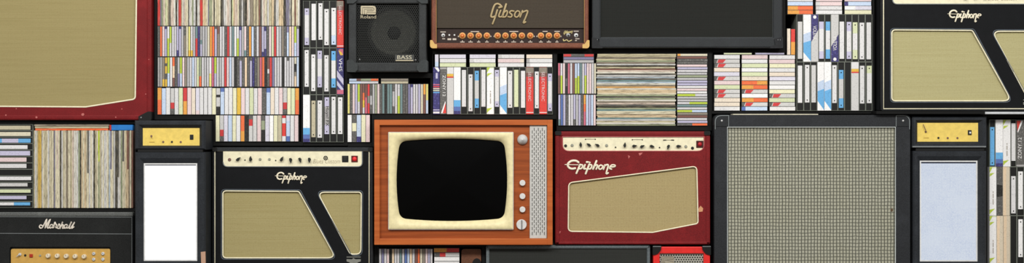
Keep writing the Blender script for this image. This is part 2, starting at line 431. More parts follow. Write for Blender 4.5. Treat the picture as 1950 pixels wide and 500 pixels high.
FL = wood('floor_boards', (96, 84, 72), (70, 60, 50), 0.6, 3)
def struct(name, lo, hi, m):
    bm = bmesh.new(); bmesh.ops.create_cube(bm, size=1.0)
    for v in bm.verts: v.co = Vector([(lo[i] + hi[i]) / 2 + v.co[i] * (hi[i] - lo[i]) for i in range(3)])
    me = bpy.data.meshes.new(name); bm.to_mesh(me); bm.free(); me.materials.append(m)
    o = bpy.data.objects.new(name, me); COL.objects.link(o); o['kind'] = 'structure'; return o
struct('floor', (-3.6, -6.5, -0.05), (3.6, 0.55, 0.0), FL)
struct('wall_back', (-3.6, 0.44, 0.0), (3.6, 0.55, 3.0), plain('wall_black', (20, 20, 19), 0.8, 0.1))

# ------------------------------------------------------------------ media
YM = 0.012
RG = 'g/10/r/42/G'
def parse(tok):
    p = tok.split('/'); cols = p[0::2]; fr = [0.0] + [float(x) / 100 for x in p[1::2]] + [1.0]
    return [(cols[i], fr[i], fr[i + 1]) for i in range(len(cols))]
def desc(tok):
    seen = []
    for c, a, b in parse(tok):
        if c not in seen and (b - a) >= 0.08: seen.append(c)
    seen = seen[:3] if len(seen) <= 3 else seen[:2]
    if len(seen) == 1: return WORD[seen[0]]
    if len(seen) == 2: return WORD[seen[0]] + ' and ' + WORD[seen[1]]
    return WORD[seen[0]] + ', ' + WORD[seen[1]] + ' and ' + WORD[seen[2]]
ORD = ['', 'first', 'second', 'third', 'fourth', 'fifth', 'sixth', 'seventh', 'eighth', 'ninth', 'tenth', 'eleventh', 'twelfth', '13th', '14th', '15th', '16th', '17th', '18th', '19th', '20th', '21st', '22nd', '23rd', '24th', '25th', '26th', '27th', '28th', '29th', '30th']
def labels(descs, noun, row, side='left'):
    """say which one by counting among its look-alikes along the row"""
    tot = {}; seen = {}; out = []
    for d in descs: tot[d] = tot.get(d, 0) + 1
    for d in descs:
        seen[d] = seen.get(d, 0) + 1
        a, n = seen[d], tot[d]; far = {'left': 'right', 'top': 'bottom'}[side]
        if n == 1: s = 'the only %s %s %s' % (d, noun, row)
        elif a <= (n + 1) // 2:
            s = '%s %s %s from %s %s' % (ORD[a] if a > 1 else ('leftmost' if side == 'left' else 'topmost'), d, noun, side, row) if a > 1 else \
                '%s %s %s %s' % ('leftmost' if side == 'left' else 'topmost', d, noun, row)
        else:
            k = n - a + 1
            s = '%s %s %s from %s %s' % (ORD[k], d, noun, far, row) if k > 1 else '%s %s %s %s' % ('rightmost' if side == 'left' else 'bottommost', d, noun, row)
        out.append(s)
    return out
def case(kind, x0, y0, x1, y1, tok, horiz, label, group, depth, yf=YM, tilt=None):
    """jewel case / cassette case with a printed card behind its spine"""
    nm, cat, part = {'cd': ('compact_disc', 'CD', 'spine_card'), 'mc': ('cassette', 'cassette', 'inlay_card')}[kind]
    f = solo(nm, x0, y0, x1, y1, YM, YM + depth); mb = MB(f)
    mb.box(x0, y0, x1, y1, yf + 0.0008, yf + depth, CASEM)
    o = mb.build(nm, None, f.o); tag(o, label, cat, group)
    mb = MB(f); i = 0.5 if kind == 'cd' else 0.42; e = 0.7 if kind == 'cd' else 0.5
    if horiz: a, b, c, d = x0 + e, y0 + i, x1 - e, y1 - i
    else: a, b, c, d = x0 + i, y0 + e, x1 - i, y1 - e
    slant = 0.0
    if tok == RG:
        mb.box(a, b, c, d, yf - 0.0002, yf + 0.0008, spine_mat('G')); w = c - a
        mb.panel([(a + w * .0, b), (a + w * .14, b), (a + w * .08, d), (a + w * .0, d)], [], yf - 0.0004, yf + 0.0004, spine_mat('d'))
        mb.panel([(a + w * .16, b + .3), (a + w * .46, b + .3), (a + w * .34, d - .3), (a + w * .12, d - .3)], [], yf - 0.0004, yf + 0.0004, spine_mat('r'))
        mb.build(part, o); return o
    soft = dict(v='u', E='i', L='h', p='q', B='a', c='j') if kind == 'mc' else dict(w='x', W='w', G='f', v='z')
    for k, (ch, s, t) in enumerate(parse(tok)):
        ch = soft.get(ch, ch)
        if horiz: mb.box(a + (c - a) * s, b, a + (c - a) * t, d, yf - 0.0004, yf + 0.0008, spine_mat(ch))
        else: mb.box(a, b + (d - b) * s, c, b + (d - b) * t, yf - 0.0004, yf + 0.0008, spine_mat(ch))
    mb.build(part, o)
    return o
def row_v(kind, segs, y0, y1, row, group, jit=0.5, depth=0.14, noun=None):
    toks = [t for s in segs for t in s[2]]
    labs = labels([desc(t) for t in toks], noun or {'cd': 'CD', 'mc': 'cassette', 'lp': 'record'}[kind], row); n = 0
    for x0, x1, tk in segs:
        w = [1 + R.uniform(-0.05, 0.05) for _ in tk]; sm = sum(w); x = x0
        for t, ww in zip(tk, w):
            ww = ww / sm * (x1 - x0)
            dy = R.uniform(-jit, 0)   # tops vary, all stand on the same base
            if kind == 'lp': record(x, y0 + dy, x + ww, y1, t, False, labs[n], group)
            else: case(kind, x + 0.1, y0 + dy, x + ww - 0.1, y1, t, False, labs[n], group, depth, YM + R.uniform(0, 0.002))
            x += ww; n += 1
def stack_h(kind, x0, x1, y0, y1, toks, row, group, depth=0.1, jx=0.5):
    labs = labels([desc(t) for t in toks], {'cd': 'CD', 'mc': 'cassette', 'lp': 'record'}[kind], row, 'top')
    h = (y1 - y0) / len(toks)
    for k, t in enumerate(toks):
        dx = R.uniform(-jx, jx); y = y0 + k * h
        if kind == 'lp': record(x0 + dx, y, x1 + dx, y + h, t, True, labs[k], group)
        else: case(kind, x0 + dx, y + 0.1, x1 + dx, y + h - 0.1, t, True, labs[k], group, depth, YM + R.uniform(0, 0.002))
def record(x0, y0, x1, y1, tok, horiz, label, group, yf=None):
    yf = (YM + R.uniform(0, 0.006)) if yf is None else yf
    f = solo('record_sleeve', x0, y0, x1, y1, YM, YM + 0.31); mb = MB(f); g = 0.12
    for ch, s, t in parse(tok):
        m = sleeve_mat(ch, horiz)
        if horiz: a = (x0 + (x1 - x0) * s, y0 + g, x0 + (x1 - x0) * t, y1 - g)
        else: a = (x0 + g, y0 + (y1 - y0) * s, x1 - g, y0 + (y1 - y0) * t)
        mb.box(*a, yf, yf + 0.31, m, 0.5 if len(parse(tok)) == 1 else 0)
    o = mb.build('record_sleeve', None, f.o); tag(o, label, 'record', group)
def sp(s): return s.split()

# tall shelf, top row of records (each with its own edge in the photo)
REC = [(299.5, 304.5, 'r'), (304.5, 306.7, 'V'), (306.7, 309.8, 's'), (310.2, 312.4, 'p'), (312.4, 315, 'c'), (315, 318, 'L'), (318, 320.6, 'C'), (320.8, 324.2, 'd'),
       (324.4, 327.2, 'p'), (327.2, 330.4, 'w/30/p'), (330.4, 334.2, 'w'), (334.6, 337, 'k'), (337, 339.4, 'G'), (339.5, 344.4, 'r'), (344.4, 347, 'C'), (347, 349.6, 'w'),
       (349.6, 352, 'p'), (352, 354.8, 'c'), (354.8, 357.6, 'c'), (357.7, 360, 'd'), (360, 362.8, 'G'), (362.8, 365.4, 'w'), (365.4, 368.2, 's'), (368.2, 372.4, 'G'),
       (372.6, 375.2, 'k'), (375.3, 378, 'G'), (378, 380.4, 'w'), (380.5, 385.4, 'r'), (385.5, 388.6, 'E'), (388.6, 392, 'E'), (392, 395.6, 'c'), (395.6, 397.6, 'V'),
       (397.6, 400.6, 's'), (400.6, 403.4, 's'), (403.4, 406.2, 'c'), (406.3, 408, 'd'), (408, 411.6, 'c'), (411.6, 415.4, 'C'), (415.4, 419.4, 'c'), (419.6, 422.6, 'k'), (422.6, 425.5, 'd'),
       (425.6, 429, 'G'), (429, 432.2, 'w'), (432.2, 436, 'm/60/p'), (436, 439, 'w'), (439.1, 440.9, 'k'), (441, 443.4, 'L'), (443.4, 446, 'E'), (446, 449, 'p'), (449, 452, 'p'),
       (452, 455, 'c'), (455.1, 458.8, 'd/35/o/52/d'), (458.9, 462.4, 'G'), (462.6, 466.4, 'd'), (466.4, 470, 'k'), (470.1, 473, 'p'), (473, 475.6, 'w'), (475.7, 481.8, 'e'),
       (482, 486.5, 'C'), (486.5, 488.2, 'e'), (488.2, 492.4, 'C'), (492.5, 495, 'm'), (495, 498, 'd'), (498.1, 501, 'w'), (501, 504, 'p'), (504, 508, 'c'), (508.6, 512, 'G'),
       (512, 517, 'C'), (517, 521.4, 'E'), (521.6, 525, 'd'), (525, 528.5, 's/50/G'), (528.5, 530.8, 'w'), (531, 536, 'd/60/E'), (536, 539.4, 'G/35/E'), (539.6, 543.4, 'k'),
       (543.5, 547, 'V'), (547, 551, 'n/40/V'), (551, 553, 'w'), (553, 555.4, 'd'), (555.5, 560.4, 'c'), (560.5, 563, 's/65/m'), (563.1, 566.6, 'c'), (566.6, 570.2, 'w')]
for (x0, x1, t), lb in zip(REC, labels([desc(r[2]) for r in REC], 'record', 'in the top row above the CDs')):
    record(x0, -97, x1, 49.2 - 0.2, t, False, lb, 'records in the top row of the tall shelf')
row_v('cd', [(299.7, 390, sp('d o p n/8/v W/40/l l/55/w w w v/80/n n/8/v G d/30/e c y/80/Y w/80/Y G t/40/r n g/45/t/60/v G')),
             (390, 478.6, sp('G c O o d/8/v m/25/e w w d r w t W W/40/l n/12/v G p/80/t d O')),
             (478.6, 569.6, sp('B d w m v/85/n n/15/v/75/n d p L r w G e d V/20/B E p l/55/B d/8/v'))], 50, 107.6,
      'in the upper CD row, tall shelf', 'CDs in the upper row of the tall shelf')
row_v('cd', [(299.8, 388.5, sp('g g e/75/Y Y/20/d/30/Y/55/d/75/Y l/55/B W o/30/E/70/m d G/55/V l/55/B p e G w B w L s/65/o w')),
             (388.5, 480, sp('G w W/55/y P l/55/v w G w r p B w k d d/12/v d E d d/12/v')),
             (480, 569.4, sp('n d e P o k m/40/w/55/d r V w w w k w d/12/w w w c/22/k/50/e/65/E B'))], 108.6, 165.2,  # second plain black case is added to fill a dark gap
      'in the lower CD row, tall shelf', 'CDs in the lower row of the tall shelf')
row_v('mc', [(299.5, 435, sp('O/45/o B w G/55/r/78/d w L r/50/O p E v/85/p w w w c G/25/k/35/G/70/k b/15/B w')),
             (435, 569.6, sp('w c Y p w L w p d b/17/B E w p G/55/r/80/d c L O/45/o'))], 167.2, 218,
      'in the upper cassette row, tall shelf', 'cassettes in the upper row of the tall shelf', 1.0, 0.07)
# the columns above end at 218; the lower row carries the right part
row_v('mc', [(410.3, 568.4, sp('c G/55/r/80/d v B c w o/60/O k d/15/r/40/G G p d/20/s/55/k v W c C r/10/w/30/R/80/w v/20/B/80/b w p'))], 219.4, 269.2,
      'in the lower cassette row, tall shelf', 'cassettes in the lower row of the tall shelf', 0.6, 0.07)
# under the bass amplifier
row_v('cd', [(661.6, 741.8, sp('y d p v l/60/w m m/30/o/55/Y/80/w m/45/P r/40/e/65/r d/40/G/70/d G s p d t k t')),
             (741.8, 815.7, sp('t d/25/G/75/d w w/40/l t d d V n/10/v w w v c O/35/m y/55/B'))], 159.6, 216.4,
      'in the row under the bass amplifier', 'CDs under the bass amplifier')
stack_h('cd', 664.5, 721, 149.0, 159.2, ['B/25/m/40/s/75/o', 'B/40/w'], 'lying flat above the yellow CD', 'CDs lying flat under the bass amplifier', 0.14, 0.3)
stack_h('cd', 725, 777.5, 149.0, 159.2, ['e', 'C'], 'lying flat under the bass amplifier', 'CDs lying flat under the bass amplifier', 0.14, 0.3)
row_v('mc', [(661.6, 704.6, sp('W d/30/c/60/d B/80/n c p'))], 218.2, 270.4, 'beside the television, at its upper left', 'cassettes left of the television', 0.4, 0.07)
# above the television: cassettes in four short stacks
case('mc', 828, 103.2, 835.4, 127.4, 'v/60/B', False, 'pale lavender cassette standing on end above the navy video box', 'cassettes above the television', 0.07)
for nmx, x0, x1, tk in (('in the first stack above the television', 837, 887.5, sp('v w L')), ('in the second stack above the television', 894, 944, sp('v G/17/w L')),
                        ('in the third stack above the television', 948, 998.5, sp('G/14/w p/85/E w')), ('in the fourth stack above the television', 1002, 1052, sp('E g/12/w G/15/W'))):
    stack_h('mc', x0, x1, 103.2, 127.4, tk, nmx, 'cassettes above the television', 0.07, 0.3)
# shelf with CDs and flat records
stack_h('cd', 1072.5, 1131, 102.2, 119.6, ['r/25/d/70/r', 'V', 'G'], 'lying flat atop the CD rows', 'CDs lying flat left of the stacked records', 0.14, 0.3)
row_v('cd', [(1062.4, 1135.4, sp('P/40/m w/40/l p k/50/d/75/k P w m B/48/l B/42/l t w v/40/l p p w c'))], 120, 178.6, 'left of the stacked records, upper row', 'CDs left of the stacked records')
row_v('cd', [(1062.9, 1134.9, sp('v/80/t b v d w w v/80/d G v d O/30/o/55/P B v B p'))], 179.8, 239, 'left of the stacked records, lower row', 'CDs left of the stacked records')
stack_h('lp', 1136.6, 1286.8, 102.2, 239.1, sp('C C e C s e G k C m p W d G B d t B W e O W E E c s d s w e p d k s t c c E E t G C w s'),
        'in the lying stack beside the CDs', 'records lying in a stack above the red amplifier', 0.31, 1.3)
stack_h('cd', 1289.3, 1347.3, 101.8, 239.2, sp('O/10/c m d d p v w G s G v v W p W l/60/w G G w/40/l t w l/50/B e m w v d/50/o'), 'in the stack right of the records',
        'CDs stacked right of the lying records', 0.14, 0.4)
# cassettes stacked in three columns
stack_h('mc', 1359.9, 1409, 104.0, 210.6, ['w', RG, RG, 'E', 'v', RG, 'p', 'L', RG, RG, 'E', 'E', 'w'], 'in the left cassette column', 'cassettes stacked in columns', 0.07)
stack_h('mc', 1412.3, 1462, 104.2, 210.6, ['p', 'w', 'L', 'W', 'L', 'E', 'o/60/O', 'O/45/o', RG, 'W', 'O/45/o', RG, 'b/15/B'], 'in the middle cassette column', 'cassettes stacked in columns', 0.07)
stack_h('mc', 1465, 1514.4, 104.6, 210.6, ['w', 'p', 'j', 'w', 'E', 'v', 'w', 'W', 'j', RG, 'L', RG, 'w'], 'in the right cassette column', 'cassettes stacked in columns', 0.07)
case('cd', 1378, 100.2, 1432, 103.7, 'L', True, 'thin pale green case lying on the left cassette columns', 'thin cases on the cassette columns', 0.12)
case('cd', 1438, 100.0, 1494, 103.9, 'v', True, 'thin lavender case lying on the right cassette columns', 'thin cases on the cassette columns', 0.12)
case('mc', 1498.6, 54, 1505.4, 104.4, 'E', False, 'peach cassette standing upright beside the big black cabinet', 'upright cassettes by the video tapes', 0.07)
case('mc', 1506, 55, 1514.4, 104.4, 'R/50/O', False, 'red and amber cassette standing upright beside the video tapes', 'upright cassettes by the video tapes', 0.07)
for nmx, x0, x1, tk in (('in the left stack on the video tapes', 1499.6, 1548.4, ['w', 'B', 'O/40/o', 'O/45/o']), ('in the middle stack on the video tapes', 1553.4, 1604, ['p', 'G/16/p', 'G/14/w', 'w']),
                        ('in the right stack on the video tapes', 1608, 1659.6, ['p', 'n/14/B', 'W/40/v', 'j'])):
    stack_h('mc', x0, x1, -5.2, 27.2, tk, nmx, 'cassettes lying on the video tapes', 0.07, 0.3)
# low shelf under the television
row_v('cd', [(721.6, 824, sp('w V w p k E w w t w b B E w m o c e p v w'))], 473, 530, 'in the row under the television', 'CDs under the television')
stack_h('mc', 826.4, 875, 471.6, 530, ['O/50/r', 'd/22/r/45/G', 'W', 'w', 'c', 'p', 'v'], 'in the stack under the television', 'cassettes stacked under the television', 0.07, 0.5)
# left shelf: upright records and a few lying on them
row_v('lp', [(63.4, 163, sp('C G C Y Y G c C c G c C c V c p/50/c c k G C c e c c C p w w G s k E c E')),
             (163, 253, sp('c d/55/c G c w k C c l/40/s C w c G w c B V/50/c c G d k d/60/G w s d/40/c c E m/50/E e c m'))], 248.6, 395.6,
      'in the upright row at left', 'records standing in the left shelf', 0.8)
for k, (t, lb) in enumerate((('e', 'taupe record lying topmost above the upright records at left'), ('C', 'beige record lying second above the upright records at left'), ('o', 'orange record lying flat directly on the upright records'))):
    record(65 + k * 0.6, 236.2 + k * 4.0, 207 - k, 240.1 + k * 4.0, t, True, lb, 'records lying on the upright ones')
f = solo('box', 208.5, 237, 252.6, 248, YM, 0.3); mb = MB(f)
mb.box(212, 237.2, 252.6, 247.6, YM, 0.3, plain('blue_card', (44, 122, 196), 0.6, 0.2), 0.4); mb.box(208.4, 237.4, 211.8, 247.6, YM, 0.3, plain('red_card', (190, 52, 44), 0.6, 0.2))
tag(mb.build('box', None, f.o), 'flat blue box with a red end lying on the upright records', 'box')

# ------------------------------------------------------------------ video tapes
SHELLM = plain('tape_shell', (30, 30, 28), 0.5, 0.2)
def tape(x0, y0, x1, y1, lab, tok, label, group, rot=False, bump_=False):
    """tape in a clear library case: body, spine label, case rim"""
    f = solo('video_tape', x0, y0, x1, y1, YM, YM + 0.1); mb = MB(f); e = 0.9
    mb.box(x0 + e, y0 + e, x1 - e, y1 - e, YM + 0.003, YM + 0.1, SHELLM, 0.5)
    if bump_:
        if rot: mb.box((x0 + x1) / 2 - 9, y0 + 0.3, (x0 + x1) / 2 + 9, y1 - 0.3, YM + 0.004, YM + 0.09, SHELLM, 0.5)
        else: mb.box(x0 + 0.1, (y0 + y1) / 2 - 9, x1 - 0.1, (y0 + y1) / 2 + 9, YM + 0.004, YM + 0.09, SHELLM, 0.5)
    o = mb.build('video_tape', None, f.o); tag(o, label, 'video tape', group)
    if lab:
        a, b, c, d = lab; mb = MB(f); P = parse(tok)
        for ch, s, t in P:
            q = (a + (c - a) * s, b, a + (c - a) * t, d) if rot else (a, b + (d - b) * s, c, b + (d - b) * t)
            mb.box(*q, YM + 0.0012, YM + 0.004, spine_mat(ch), 0.5 if len(P) == 1 else 0.0)
        # small end marks printed on the label
        if not rot and (d - b) > 40 and R.random() < 0.6:
            mb.cyl((a + c) / 2, b + 5, 1.3, YM + 0.001, 1.3, YM + 0.001, INK, 10)
            mb.box((a + c) / 2 - 0.9, d - 6, (a + c) / 2 + 0.9, d - 3.4, YM + 0.001, YM + 0.002, INK)
        mb.build('spine_label', o)
    mb = MB(f); w = 0.75
    mb.panel(rect(x0 + .1, y0 + .1, x1 - .1, y1 - .1), [rect(x0 + w, y0 + w, x1 - w, y1 - w)], YM, YM + 0.1, CLEARG); mb.build('case_rim', o)
    return o
def quadmix(mb, m, pts, B, lay):
    x0, y0, x1, y1, flip = B
    q = []
    for a, b in pts:
        if flip: a, b = 1 - a, 1 - b
        q.append((x0 + (x1 - x0) * a, y0 + (y1 - y0) * b))
    mb.panel(q, [], YM - 0.0004 - lay * 0.00012, YM + 0.001, m)
def box_spine(kind, x0, y0, x1, y1, label, group, flip=False):
    f = solo('video_box', x0, y0, x1, y1, YM, YM + 0.105); base = {'red': 'R', 'navytape': 'n', 'blueband': 'W', 'diag': 'W', 'green': 'W', 'grey12': 'd', 'stripe': 'G', 'volena': 'G', 'navystripe': 'n', 'buff': 'T', 'dark': 'd'}[kind]
    mb = MB(f); mb.box(x0 + .12, y0 + .12, x1 - .12, y1 - .12, YM, YM + 0.105, spine_mat(base), 0.4)
    o = mb.build('video_box', None, f.o); tag(o, label, 'video box', group)
    B = (x0 + .3, y0 + .4, x1 - .3, y1 - .4, flip); mb = MB(f); q = lambda ch, pts, lay=0: quadmix(mb, spine_mat(ch), pts, B, lay)
    band = lambda ch, a, b, lay=0: q(ch, [(0, a), (1, a), (1, b), (0, b)], lay)
    band(base, 0, 1, -1)
    if kind == 'red':
        band('e', 0, .12); band('m', .12, .2); band('r', .2, .3); band('R', .3, 1); band('p', .955, .975, 1)
    elif kind == 'navytape':
        q('P', [(.3, .02), (.95, .02), (.95, .14), (.6, .16)], 1); q('Y', [(.2, .04), (.7, .09), (.95, .15), (.5, .15)], 2)
        q('v', [(0, .62), (0, .48), (1, .66), (1, .80)], 1); q('v', [(0, .80), (0, .70), (1, .88), (1, .96)], 1); q('P', [(0, .90), (1, .90), (1, .99), (0, .99)], 2)
    elif kind == 'blueband':
        band('W', 0, .7); band('X', .7, .84); band('b', .84, .93); band('n', .93, 1)
    elif kind == 'diag':
        q('a', [(0, .42), (1, .36), (1, 1), (0, 1)], 1); q('B', [(0, .5), (1, .44), (1, 1), (0, 1)], 2); q('Z', [(0, .6), (1, .55), (1, 1), (0, 1)], 3); q('W', [(0, .8), (1, .99), (1, 1), (0, 1)], 4)
    elif kind == 'green':
        q('l', [(0, 0), (.45, .0), (0, .12)], 1); q('l', [(.05, .13), (.75, .12), (0, .2)], 1); q('l', [(0, .88), (.8, .86), (.2, .94), (0, .98)], 1); band('L', .0, .02)
    elif kind == 'grey12':
        q('R', [(.85, .76), (.95, .98), (.45, .98)], 1); q('W', [(.8, .72), (.86, .76), (.4, .98), (.15, .98)], 1); band('g', .0, .04)
    elif kind == 'stripe':
        band('Y', .14, .185, 1); band('O', .185, .2, 1); band('r', .2, .225, 1); band('w', 0, .13)
    elif kind == 'volena':
        q('n', [(0, 0), (1, 0), (1, .32), (0, .58)], 1)
        cx, cy = (x0 + x1) / 2, (y0 + 5 if not flip else y1 - 5); mb.cyl(cx, cy, 3.2, YM, 3.2, YM - 0.0008, spine_mat('W'), 14)
    elif kind == 'navystripe':
        q('W', [(.2, 0), (.75, 0), (1, .07), (.8, .1)], 1)
        for k, ch in enumerate('PRELX'): band(ch, .36 + k * .042, .36 + k * .042 + .022, 1)
        q('v', [(.4, .12), (.7, .12), (.7, .24), (.4, .24)], 1); band('v', .9, .92, 1); band('w', .945, .985, 1)
    elif kind == 'buff':
        q('E', [(.05, 0), (.5, 0), (.42, .5), (.5, 1), (.05, 1)], 1)
    elif kind == 'dark':
        q('k', [(0, .36), (1, .38), (1, .6), (0, .62)], 1)
    mb.build('printed_spine', o)
    def words(s, a, b, m, rot, wx=(.25, .75)):
        mm = MB(f); add_text(mm, s, x0 + (x1 - x0) * wx[0], y0 + (y1 - y0) * a, x0 + (x1 - x0) * wx[1], y0 + (y1 - y0) * b, YM - 0.0011, m, rot); mm.build('lettering', o)
    up = -1 if flip else 1
    if kind == 'red': words('SELECTRONIC', .1, .72, spine_mat('p'), 1, (.3, .68))
    elif kind == 'navytape': words('VHS', .22, .5, WINK, 1, (.3, .8))
    elif kind == 'grey12': words('ZONY.12', .17 if not flip else .38, .62 if not flip else .83, WINK, up, (.4, .85) if not flip else (.2, .65))
    elif kind == 'volena': words('VOLENA', (.24 if not flip else .46), (.54 if not flip else .76), WINK, up, (.25, .75))
    elif kind == 'green':      # the small print is too fine to read: a broken grey line
        for u, v in ((.5, .53), (.55, .64), (.66, .77)):
            mm = MB(f); w = x1 - x0; h = y1 - y0; mm.box(x0 + w * .46, y0 + h * u, x0 + w * .58, y0 + h * v, YM - 0.0011, YM, GINK); mm.build('small_print', o)
    return o
BOXD = {'red': 'red video box with white lettering', 'navytape': 'navy video box with pink corner', 'blueband': 'white video box with blue foot', 'diag': 'white and sky blue video box',
        'green': 'white video box with green corners', 'grey12': 'dark grey video box with white lettering', 'stripe': 'grey video box with yellow stripe', 'volena': 'grey video box with navy end',
        'navystripe': 'navy video box with rainbow stripes', 'buff': 'buff cardboard video sleeve', 'dark': 'plain dark grey video box'}
def tier(items, y0, y1, row, group):
    """items: ('t', x0, x1, ly0, ly1, token) or (kind, x0, x1[, flip])"""
    ds = []
    for it in items:
        if it[0] == 't': ds.append(('unlabelled black video tape' if it[5] is None else desc(it[5]) + '-labelled video tape'))
        else: ds.append(BOXD[it[0]])
    labs = labels(ds, '', row)
    for it, lb in zip(items, labs):
        lb = ' '.join(lb.split())
        if it[0] == 't':
            _, x0, x1, a, b, tok = it[:6]
            # the label keeps to the middle of its case
            lw = it[6] if len(it) > 6 else (x0 + 2.2, x1 - 2.2)
            tape(x0, y0, x1, y1, None if tok is None else (lw[0], a, lw[1], b), tok, lb, group, False, tok is None)
        else: box_spine(it[0], it[1], y0, it[2], y1, lb, group, it[3] if len(it) > 3 else False)
G1 = 'video tapes in the narrow rack'
tier([('t', 577, 589.9, 16, 85.5, 'v/18/w/80/v', (580, 588.2)), ('t', 590, 602.4, 7, 76.5, 'w', (593, 601.4)), ('t', 602.5, 615.2, 6, 75.7, 'w', (606.2, 614)), ('t', 615.3, 627.5, 17, 86, 'w', (617.4, 626)),
      ('t', 627.6, 641.2, 15, 85, 'w/75/B', (631, 639.5)), ('red', 641.5, 654.4)], 1.2, 91, 'in the top tier, narrow rack', G1)
tier([('t', 577, 589.9, 95, 165, 'w', (579.8, 587.8)), ('t', 590, 602.4, 103.6, 173.4, 'w', (592.6, 600.4)), ('t', 602.5, 615.2, 96.5, 166, 'v/22/w/70/v', (604.6, 612.8)), ('t', 615.3, 627.5, 105, 174, 'w', (617.4, 625.6)),
      ('t', 627.6, 641.2, 97, 166.4, 'X/26/w/75/X', (631, 639)), ('navytape', 641.5, 654.4)], 91.2, 180, 'in the middle tier, narrow rack', G1)
tier([('blueband', 577, 590.3), ('t', 590.5, 602.4, 191.4, 261, 'C', (592.8, 600.6)), ('t', 602.5, 615.2, 191, 262, 'w', (604.4, 613)), ('t', 615.3, 628.2, 185, 255, 'v/25/g/75/v', (618, 626.5)),
      ('t', 628.3, 641.4, 184, 255, 'w', (631, 639)), ('t', 641.5, 654.4, 185, 255, 'w', (643.4, 652))], 180.2, 270.4, 'in the bottom tier, narrow rack', G1)
for o in list(COL.objects):
    if o.name.startswith('video_tape') and 'lavender and grey' in o.get('label', ''):
        fr = solo('x', 615.3, 180.2, 628.2, 270.4, YM, YM + 0.1); mm = MB(fr); add_text(mm, 'Huyn! FX', 618.6, 202, 626.2, 240, YM + 0.0008, INK, 1); mm.build('lettering', o)
G2 = 'video tapes above the television'
tier([('navystripe', 824.6, 837.4), ('grey12', 837.7, 850.6), ('stripe', 850.9, 863.7), ('blueband', 864, 877.2), ('t', 877.4, 890.2, 133, 203, 'w', (879.4, 887.4)), ('t', 890.3, 902.6, 141.4, 211.6, 'w', (892, 900)),
      ('t', 902.7, 914.8, 134.6, 205, 'X/26/G/75/X', (904.2, 911.8)), ('t', 914.9, 926.6, 132.6, 203, 'w', (916.6, 924.6)), ('green', 926.9, 940.7), ('t', 940.9, 951.4, 133, 203, 'v/18/w/85/v', (942.4, 950.2)),
      ('diag', 951.6, 965.2), ('t', 965.4, 977.2, 134.6, 205, 'w', (967, 975.4)), ('t', 977.3, 989.4, 132.6, 203.4, 'L', (979, 987.2)), ('t', 989.5, 1001.4, 134.6, 205, 'w', (992, 1000)), ('red', 1001.6, 1016),
      ('t', 1016.2, 1026.9, 136, 206, 'w', (1018.4, 1026)), ('red', 1027.1, 1041.6), ('t', 1041.8, 1052.6, 140, 211, 'v/20/w/80/v', (1043.6, 1051))], 127.6, 217.4, 'above the television', G2)
G3 = 'video tapes in the stepped shelf'
tier([('t', 1517, 1529.3, 41, 112, 'G', (1519.4, 1528)), ('diag', 1529.5, 1544.4), ('volena', 1544.6, 1558.4), ('t', 1558.6, 1570.4, 41, 111.6, 'v/20/w/80/v', (1560, 1568.8)), ('t', 1570.5, 1582.4, 41, 111.6, 'X/24/w/75/X', (1572.8, 1580.8)),
      ('volena', 1582.6, 1597, True), ('t', 1597.2, 1610, 41, 112, 'w', (1599, 1607.8)), ('t', 1610.1, 1622.4, 41.6, 112, 'v/25/w/80/v', (1612.6, 1621.2)), ('t', 1622.5, 1634.8, 42.4, 112.4, 'L/30/w/75/L', (1624.2, 1633)),
      ('t', 1634.9, 1647.6, 43, 113, 'w', (1637.2, 1646)), ('t', 1647.7, 1661, 42.6, 113, 'w', (1650.3, 1659))], 27.4, 117.6, 'in the upper tier, right shelf', G3)
tier([('t', 1517, 1530.4, 124.6, 195.6, 'w', (1519.4, 1528)), ('t', 1530.5, 1543.4, 123.4, 195, 'w', (1533, 1541.6)), ('t', 1543.5, 1556.2, 124, 195, 'G', (1545.4, 1554)), ('diag', 1556.6, 1569.5), ('diag', 1569.7, 1583),
      ('t', 1583.2, 1595.4, 124, 196, 'w', (1585, 1593.6)), ('t', 1595.5, 1608.2, 133, 205, 'X/24/G/75/X', (1597.8, 1606.2)), ('t', 1608.3, 1620.8, 0, 0, None), ('stripe', 1621, 1635.4), ('t', 1635.6, 1648.4, 125, 197, 'w', (1637.8, 1646.4)),
      ('t', 1648.5, 1661, 125, 196, 'L/20/w', (1651, 1660))], 117.8, 210.6, 'in the lower tier, right shelf', G3)
G4 = 'video tapes at the right edge'
tier([('t', 1884.2, 1895.4, 241.6, 314.6, 'X/85/X', (1885.8, 1893.8)), ('blueband', 1895.8, 1909.9), ('green', 1910.1, 1924.4), ('t', 1924.6, 1935, 234.4, 306, 'w', (1926.4, 1934.2)), ('grey12', 1935.2, 1950.6, True)], 227.4, 317, 'in the top tier, right edge', G4)
tier([('green', 1884.2, 1897.6), ('dark', 1897.8, 1909.4), ('buff', 1909.6, 1923), ('t', 1923.2, 1936.4, 335, 406, 'w', (1926, 1934.6)), ('t', 1936.6, 1950.4, 326, 398, 'W', (1939.2, 1948.4))], 317.2, 410, 'in the middle tier, right edge', G4)
tier([('green', 1884.2, 1897.6), ('buff', 1897.8, 1910.4), ('buff', 1910.6, 1923.8), ('t', 1924, 1936.4, 0, 0, None), ('t', 1936.6, 1950.4, 417, 489, 'W', (1939.6, 1948.2))], 410.2, 502.6, 'in the bottom tier, right edge', G4)
